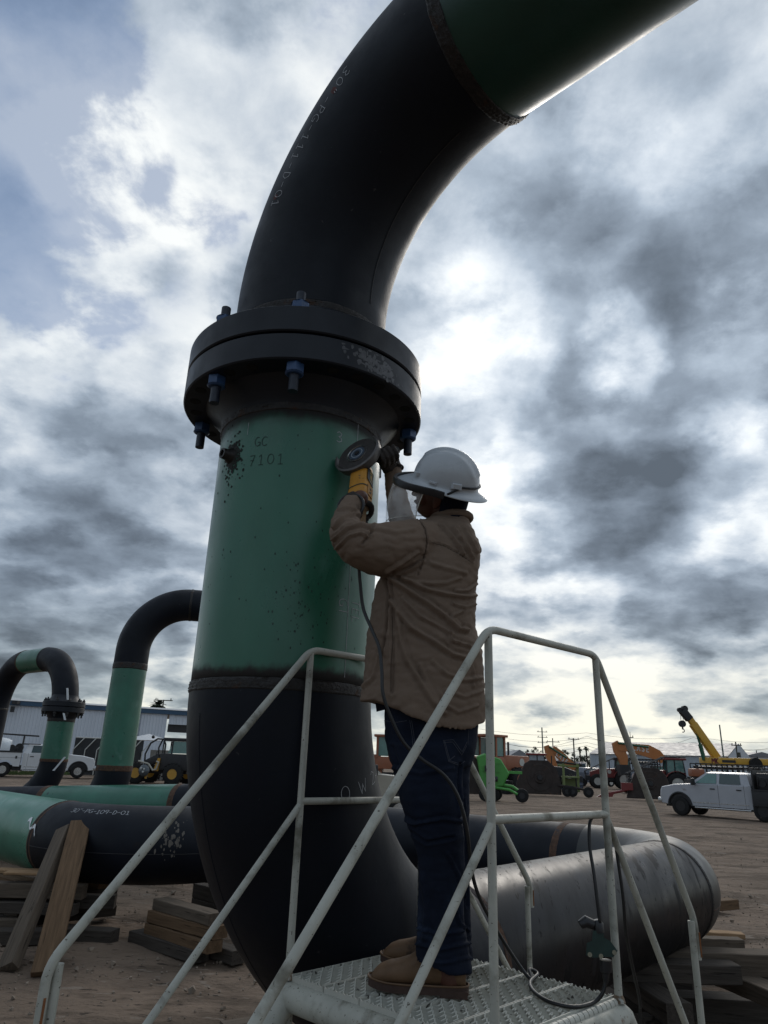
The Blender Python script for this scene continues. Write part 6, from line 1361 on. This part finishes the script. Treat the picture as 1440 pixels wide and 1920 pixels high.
    add(T, 'frame', m_dark, lambda mb: (mb.box((0, 0, 1.05), (1.3, .9, .6)), mb.box((0, 0, 1.45), (.5, .5, .4)), mb.cyl((.1, 0, 2.1), (.1, 0, 2.25), .08)))
    for x in (-.5, .5): wheel(T, x, -.55, .38, .22, m_dark)
    for i, (px, Y, az, lab) in enumerate(((1136, 84, 70, 'far dark pickup glimpsed under the excavator boom'), (1262, 62, 85, 'dark pickup standing behind the red caged tractor'))):
        c = A(px, 1470, Y); pickup('pickup_truck', lab, (c.x, Y, 0), az, m_blue, rimm=m_chrome)
    for i in range(5):
        c = A(1052+i*9, 1470, 66+i*2); T = thing('barrel', ('blue barrel leftmost', 'rusty barrel second', 'blue barrel in the middle', 'rusty barrel fourth', 'blue barrel rightmost')[i]+' of the row by the dark semi truck', 'barrel', (c.x, 66+i*2, 0), 0, 'barrels by the semi truck')
        add(T, 'drum', (m_blue, m_brn)[i % 2], lambda mb: mb.lathe([(0, 0), (.29, 0), (.29, .28), (.305, .30), (.29, .32), (.29, .58), (.305, .60), (.29, .62), (.29, .88), (.27, .88), (.27, .86), (0, .86)], None, 20))
    # dark pipe racks behind the pickup
    for i, (px, Yd_, lab) in enumerate(((1212, 62, 'black steel rack of bars left of the red caged tractor'), (1392, 56, 'long black steel rack under the yellow crane'))):
        p = A(px, 1470, Yd_); T = thing('steel_rack', lab, 'rack', (p.x, Yd_, 0), 0, 'black steel racks')
        wd = (1.1, 3.6)[i]; hh = (2.7, 2.45)[i]; add(T, 'rack_frame', m_dark, lambda mb: [mb.box((x, y, hh/2), (.06, .06, hh)) for x in [wd*(-1+2*k/(9+9*i)) for k in range(10+9*i)] for y in (-.5, .5)]+[mb.box((0, y, z), (2*wd, .07, .07)) for y in (-.5, .5) for z in (hh, hh*.86, hh*.5)])
        add(T, 'stored_bars', m_plast, lambda mb: [mb.cyl((-wd*.95, -.4+.09*k, hh*.9+.05*math.sin(k*3)), (wd*(.8+.02*k), -.4+.09*k, hh*.92), .05, n=8) for k in range(10)])
    # dark semi truck
    c = G(1090, 1459); T = thing('semi_truck', 'dark blue semi truck far off under the palms, facing the camera', 'truck', (c.x, c.y, 0), 200)
    add(T, 'hood', m_blue, lambda mb: mb.box((1.6, 0, 1.45), (1.8, 1.7, 1.2), bev=.12)); add(T, 'cab', m_blue, lambda mb: mb.box((-.2, 0, 1.9), (2.0, 2.2, 2.3), bev=.15)); add(T, 'windscreen', m_glass, lambda mb: mb.box((.81, 0, 2.45), (.03, 1.8, .6))); add(T, 'grille', m_chrome, lambda mb: mb.box((2.51, 0, 1.45), (.04, .9, 1.0))); add(T, 'bumper', m_chrome, lambda mb: mb.box((2.6, 0, .65), (.2, 2.2, .35), bev=.04))
    add(T, 'sleeper_box', m_blue, lambda mb: mb.box((-2.2, 0, 2.0), (2.0, 2.2, 2.5), bev=.1))
    for s_ in (-1, 1): wheel(T, 1.5, s_, .5, .3); wheel(T, -2.5, s_, .5, .5)
yard()

# ------------------------------------------------------------ buildings, fence, trees, poles
def ribbed(mb, p0, p1, z0, z1, step=.3, d=.04, M=None, cut=None):
    """ribbed metal sheet between two ground points"""
    p0 = Vector(p0); p1 = Vector(p1); t = (p1-p0); L_ = t.length; t.normalize(); n = Vector((t.y, -t.x, 0)); k = int(L_/step); prof = []
    for i in range(k):
        u = i*step
        prof += [(u, 0), (u+step*.55, 0), (u+step*.68, d), (u+step*.87, d)]
    prof.append((k*step, 0))
    lo = [p0+t*u+n*w+up_*(z0(u) if callable(z0) else z0) for u, w in prof]; hi = [p0+t*u+n*w+up_*(z1(u) if callable(z1) else z1) for u, w in prof]; m_ = len(prof)
    mb.add(lo+hi, [(i, i+1, m_+i+1, m_+i) for i in range(m_-1)], None, False)
m_wall = mat('pale_blue_grey_metal_wall', (.62, .66, .72), .45, var=.07, vs=.6, spots=[((.50, .51, .52), .9, .62, .2, .6)], stretch=(1, 1, .3)); m_trim = mat('blue_metal_trim', (.035, .085, .15), .45, var=.1); m_roofm = mat('grey_metal_roof', (.20, .20, .21), .5, var=.1, vs=.5)
def buildings():
    # left shop
    pa = A(-30, 1312, 66); pb = A(352, 1334, 74); a = Vector((pa.x, pa.y, 0)); b = Vector((pb.x, pb.y, 0)); t = (b-a).normalized(); n = Vector((t.y, -t.x, 0)); hE = (pa.z+pb.z)/2
    b = b+t*6; Lw = (b-a).length; T = thing('metal_building', 'long pale metal shop building with blue eave trim behind the left pipes', 'building', tuple(a)); back = -n*18
    door0 = (A(311, 1400, 73)-a).dot(t); dz = A(330, 1359, 74).z
    mb = MB(); ribbed(mb, a, a+t*door0, 0, hE, .30, .05); mb.build('wall', m_wall, T)
    mb = MB(); ribbed(mb, a+t*door0, b, dz, hE, .30, .05); mb.build('wall', m_wall, T)
    MB().add([a, a+back, a+back+up_*hE, a+up_*hE], [(0, 1, 2, 3)], None, False).add([a+back, a+back+t*(door0-2), a+back+t*(door0-2)+up_*hE, a+back+up_*hE], [(0, 1, 2, 3)], None, False).add([b+back*.2, b+back, b+back+up_*hE, b+back*.2+up_*hE], [(0, 1, 2, 3)], None, False).build('rear_wall', m_wall, T)
    MB().box(tuple((a+b)/2+n*.12+up_*(hE-.16)), (Lw+.3, .22, .42), rot=(0, 0, math.atan2(t.y, t.x))).build('eave_trim', m_trim, T)
    MB().add([a+n*.3+up_*(hE+.06), b+n*.3+up_*(hE+.06), b+back*.5+up_*(hE+.75), a+back*.5+up_*(hE+.75), b+back+up_*hE, a+back+up_*hE], [(0, 1, 2, 3), (3, 2, 4, 5)], None, False).build('roof', mat('roof_pale', (.45, .45, .45), .6), T)
    MB().add([a+t*door0+back*.01+up_*(dz+.05), b+back*.01+up_*(dz+.05), b+back*.01+up_*(dz-.75), a+t*door0+back*.01+up_*(dz-.75)], [(0, 1, 2, 3)], None, False).build('bay_header', m_dark, T)
    for u in [i*6.1+1.6 for i in range(int(Lw/6.1)+1)]:
        if u < Lw: MB().box(tuple(a+t*u+n*.14+up_*(hE*.5 if u < door0 else (dz+hE)/2)), (.14, .14, hE-.4 if u < door0 else hE-dz), rot=(0, 0, math.atan2(t.y, t.x))).build('downspout', m_trim, T)
    q = A(34, 1318, 67); MB().box((q.x, q.y-.4, q.z), (.5, .6, .3)).box((q.x-.2, q.y-.4, q.z-.6), (.25, .3, .5)).build('wall_lamp', m_dark, T)
    # grass strip by the shop and the screened fence
    T = thing('screened_fence', 'dark screened yard fence with angled arms in front of the shop', 'fence', tuple(A(160, 1440, 58)))
    p0 = A(132, 1440, 58); p1 = A(262, 1446, 60); p0.z = p1.z = 0; tt = (p1-p0).normalized(); hf = A(160, 1383, 58).z
    MB().box(tuple((p0+p1)/2+up_*hf*.5), ((p1-p0).length, .05, hf), rot=(0, 0, math.atan2(tt.y, tt.x))).build('screen', mat('dark_screen', (.03, .032, .034), .8, var=.3, vs=1.5), T)
    MB().cyl(p0+up_*hf, p1+up_*hf, .05).build('top_rail', m_lamp, T)
    for i in range(7): q = p0+tt*((p1-p0).length*i/6)-Vector((0, .08, 0)); MB().tube([q, q+up_*(hf-.9), q+up_*hf+tt*.7], .045, 8).build('post', m_lamp, T)
    me = MB(); rnd = random.Random(9)
    for i in range(1500):
        px = rnd.uniform(0, 260); q = G(px, rnd.uniform(1450, 1453)); q.z = 0; h = rnd.uniform(.1, .28); w = .05; me.add([q+Vector((-w, 0, 0)), q+Vector((w, 0, 0)), q+Vector((rnd.uniform(-.1, .1), 0, h))], [(0, 1, 2)], None, False)
    tag(me.build('grass', mat('dry_green_grass', (.07, .10, .03), .9, var=.4, vs=3), sharp=0), 'strip of rough grass along the shop', 'grass', kind='stuff')
    # pop-up canopy and crates between riser and telehandler
    q = G(268, 1462); T = thing('canopy_tent', 'small white canopy with grey side boxes behind the telehandler', 'canopy', tuple(q)); z = A(268, 1388, q.y).z
    MB().add([q+Vector((-1.5, -1, z)), q+Vector((1.5, -1, z)), q+Vector((1.5, 1, z)), q+Vector((-1.5, 1, z)), q+Vector((0, 0, z+.45))], [(0, 1, 4), (1, 2, 4), (2, 3, 4), (3, 0, 4)], None, False).build('canopy_top', m_white, T)
    for x in (-1.4, 1.4):
        for y in (-.95, .95): MB().cyl(q+Vector((x, y, 0)), q+Vector((x, y, z)), .05).build('leg', m_dark, T)
    MB().box(tuple(q+Vector((.9, .4, 1.0))), (1.3, .8, 2.0), bev=.03).build('side_box', mat('grey_box', (.25, .24, .22), .7), T)
    # right: long shed with grey roof
    pa = A(1106, 1416, 135); pb = A(1366, 1421, 120); pc = A(1106, 1402, 140); a = Vector((pa.x, 135, 0)); b = Vector((pb.x, 120, 0)); T = thing('metal_building', 'long low shed with a grey roof and pale wall behind the excavator boom', 'building', tuple(a)); t = (b-a).normalized(); n = Vector((t.y, -t.x, 0)); he = A(1150, 1414, 133).z; hr = he+2.3; bk = -n*16
    mb = MB(); ribbed(mb, a, b, 0, he, .9, .08); mb.build('wall', mat('pale_shed_wall', (.42, .46, .50), .6, var=.08), T)
    MB().add([a, a+bk, a+bk+up_*he, a+bk*.5+up_*hr, a+up_*he, b, b+bk, b+bk+up_*he, b+bk*.5+up_*hr, b+up_*he], [(0, 1, 2, 3, 4), (5, 6, 7, 8, 9)], None, False).build('gable', mat('pale_shed_wall', (0, 0, 0)), T)
    MB().add([a+n*.4+up_*he, b+n*.4+up_*he, b+bk*.5+up_*(hr+.05), a+bk*.5+up_*(hr+.05), b+bk+up_*he, a+bk+up_*he], [(0, 1, 2, 3), (3, 2, 4, 5)], None, False).build('roof', m_roofm, T)
    # gable shed behind the orange loader
    a = A(903, 1430, 90); b = A(958, 1430, 96); z = A(930, 1421, 93).z; T = thing('metal_building', 'white gabled shed half hidden behind the faded orange loader', 'building', (a.x, a.y, 0)); a.z = b.z = 0; zr = A(941, 1392, 93).z; zz = A(960, 1420, 96).z; mid = (a+b)/2
    MB().add([a, b, b+up_*zz, mid+up_*zr, a+up_*zz], [(0, 1, 2, 3, 4)], None, False).add([p+Vector((3, 25, 0)) for p in (a, b, b+up_*zz, mid+up_*zr, a+up_*zz)], [(0, 1, 2, 3, 4)], None, False).build('wall', m_wall, T)
    e = Vector((3, 25, 0)); ea, eb = a+up_*zz, b+up_*zz; rg = mid+up_*zr; MB().add([ea, rg, rg+e, ea+e, eb, eb+e], [(0, 1, 2, 3), (1, 4, 5, 2)], None, False).add([b, b+e, eb+e, eb], [(0, 1, 2, 3)], None, False).build('roof', m_wall, T)
    for (x0, x1, y0, Y, lab, mm) in ((958, 990, 1417, 110, 'low pale warehouse under the tree line', m_wall), (1040, 1075, 1430, 120, 'low grey warehouse between the two excavator booms', m_roofm), (1395, 1460, 1418, 140, 'low pale tank building beyond the crane at the right edge', m_wall)):
        a = A(x0, y0, Y); b = A(x1, y0+(x1-x0)*.036, Y); T = thing('warehouse', lab, 'building', ((a.x+b.x)/2, Y, 0)); MB().box(((a.x+b.x)/2, Y+5, a.z/2), (b.x-a.x, 10, a.z)).build('wall', mm, T)
        MB().prism([(a.x-.3, a.z), ((a.x+b.x)/2, a.z+.9), (b.x+.3, a.z)], Y-.4, Y+10.4).build('roof', m_roofm, T)
buildings()
m_leaf = mat('dark_foliage', (.040, .058, .030), .85, var=.5, vs=2); m_leaf2 = mat('grey_green_foliage', (.055, .072, .045), .85, var=.5, vs=2); m_bark = mat('bark', (.06, .045, .035), .9)
def trees():
    rnd = random.Random(21)
    def tree(px, ytop, w, Y, lab, lf=m_leaf):
        p = A(px, ytop, Y); h = p.z; T = thing('tree', lab, 'tree', (p.x, Y, 0), 0, 'trees along the horizon'); hw = w/2*Y/1300*1.05
        MB().tube([(p.x, Y, 0), (p.x+.1, Y, h*.35), (p.x-.1, Y, h*.65)], [.35, .25, .12], 8).build('trunk', m_bark, T)
        mb = MB()
        cl = [(rnd.uniform(-.75, .75)*hw, rnd.uniform(-.6, .6)*hw, h*rnd.uniform(.42, .92)) for _ in range(13)]+[(0, 0, h*.9)]
        for cx, cy, cz in cl:
            R_ = hw*rnd.uniform(.25, .48)
            for _ in range(70):
                d = Vector((rnd.gauss(0, 1), rnd.gauss(0, 1), rnd.gauss(0, .8))).normalized()*R_*rnd.uniform(.4, 1.1); q = Vector((p.x+cx, Y+cy, min(h, cz)))+d; s_ = hw*.085
                u = Vector((rnd.gauss(0, 1), rnd.gauss(0, 1), rnd.gauss(0, 1))).normalized()*s_; v = Vector((rnd.gauss(0, 1), rnd.gauss(0, 1), rnd.gauss(0, 1))).normalized()*s_; mb.add([q-u, q+v, q+u, q-v], [(0, 1, 2, 3)], None, False)
        mb.build('crown', lf, T, sharp=0)
    def palm(px, ytop, w, Y, lab):
        p = A(px, ytop, Y); h = p.z; T = thing('palm_tree', lab, 'palm', (p.x, Y, 0), 0, 'palms along the horizon'); hw = w/2*Y/1300
        MB().tube([(p.x, Y, 0), (p.x+.15, Y, h*.5), (p.x, Y, h-hw*.9)], [.28, .2, .16], 8).build('trunk', m_bark, T); mb = MB(); c = Vector((p.x, Y, h-hw*.95))
        for i in range(46):
            d = Vector((rnd.gauss(0, 1), rnd.gauss(0, 1), rnd.uniform(-.9, 1.1))).normalized(); s_ = d.cross(Vector((0, 0, 1))).normalized(); L_ = hw*rnd.uniform(.75, 1.1)
            q = [c+d*L_*k/4+Vector((0, 0, -L_*.35*(k/4)**2)) for k in range(5)]; wd = [.12*hw, .22*hw, .25*hw, .16*hw, .01]
            vs = [x for a, b in zip(q, wd) for x in (a-s_*b, a+s_*b)]; mb.add(vs, [(2*k, 2*k+1, 2*k+3, 2*k+2) for k in range(4)], None, False)
        mb.build('crown', m_leaf, T, sharp=0)
    for i, (px, y, w, Y, lab) in enumerate(((964, 1405, 15, 190, 'small round tree leftmost on the horizon, by the gabled shed'), (977, 1412, 16, 190, 'low bush like tree second from the left on the horizon'), (989, 1402, 14, 190, 'rounded tree left of the tallest leafy one'), (1002, 1397, 17, 190, 'tallest leafy tree beside the steel pole'), (1014, 1404, 12, 190, 'tree right at the foot of the steel pole'),
                                   (1043, 1400, 10, 190, 'narrow tree behind the excavator boom tip'), (1060, 1404, 18, 190, 'broad tree between the boom and the palms'), (1074, 1408, 15, 190, 'low tree under the wooden power pole'), (1104, 1415, 22, 190, 'low dark tree beside the long shed'), (950, 1412, 14, 190, 'low tree peeping over the gabled shed'), (1028, 1414, 20, 195, 'low hedge like tree behind the red roofed tractor'), (1090, 1417, 20, 195, 'low tree under the two palms'))):
        tree(px, y, w, Y, lab, m_leaf if i % 2 else m_leaf2)
    palm(1086, 1398, 12, 180, 'left palm of the two beside the long shed'); palm(1098, 1396, 13, 180, 'right palm of the two beside the long shed'); palm(299, 1303, 36, 120, 'single palm over the roof of the left shop')
    # poles and wires
    def pole(x0, y0, x1, y1, Y, lab, m, cross=(), r=.16):
        a = A(x0, y0, Y); T = thing('utility_pole', lab, 'pole', (a.x, Y, 0), 0, 'poles along the far road'); MB().cyl((a.x, Y, 0), (a.x, Y, a.z), r, r*.7, n=8).build('shaft', m, T)
        for dz, w in cross: MB().box((a.x, Y-.15, a.z-dz), (w, .12, .12)).build('crossarm', m, T); MB().box((a.x-w*.4, Y-.15, a.z-dz+.18), (.1, .1, .25)).box((a.x+w*.4, Y-.15, a.z-dz+.18), (.1, .1, .25)).build('insulators', m_dark, T)
        return a
    mp_ = mat('wood_pole', (.075, .075, .06), .9); ms = mat('green_grey_steel_pole', (.10, .14, .12), .6)
    P1 = pole(1016, 1364, 0, 0, 170, 'tall green grey steel pole above the trees', ms, ((1.0, 2.4), (2.2, 2.4), (3.4, 2.4)), .20); P2 = pole(1036, 1384, 0, 0, 160, 'short crossarm pole right of the tall steel pole', mp_, ((.8, 3), (2.0, 2)), .15); P3 = pole(1075, 1384, 0, 0, 140, 'plain wooden pole left of the two palms', mp_, ((.2, 2.2),), .17)
    P4 = pole(1349, 1359, 0, 0, 120, 'tall thin pole beyond the crane boom', ms, (), .15); P5 = pole(1379, 1391, 0, 0, 110, 'shorter pole with a transformer right of the crane boom', mp_, ((.5, 1.6),), .13); MB().cyl((P5.x+.3, 110, P5.z-2.2), (P5.x+.3, 110, P5.z-1.5), .22).build('transformer', mp_, bpy.data.objects['utility_pole.004'])
    P6 = pole(1418, 1407, 0, 0, 140, 'stub pole at the right frame edge', mp_, (), .12); P7 = pole(307, 1312, 0, 0, 100, 'crossarm pole over the roof of the left shop', mp_, ((.1, 2.6), (2.0, 2.6)), .12); pole(1181, 1372, 0, 0, 120, 'thin antenna mast over the long shed', mp_, ((0.9, .9),), .06)
    wires = []
    for k, (y0, y1, Y) in enumerate(((1367, 1380, 170), (1376, 1392, 170), (1384, 1400, 165), (1389, 1408, 150), (1394, 1414, 140), (1378, 1377, 150))):
        a = A(900, y0, Y); b = A(1500, y1+8, Y); n = 24; pts = []
        for i in range(n+1): f = i/n; pts.append(a.lerp(b, f)-Vector((0, 0, (.9+.3*k)*abs(math.sin(PI*f*3)))))
        o = MB().tube(pts, .035, 4).build('power_line', m_dark); tag(o, ('topmost', 'second from the top', 'third from the top', 'fourth from the top', 'lowest', 'flattest')[k]+' overhead power line crossing the sky above the yard', 'power line', 'overhead power lines')
trees()
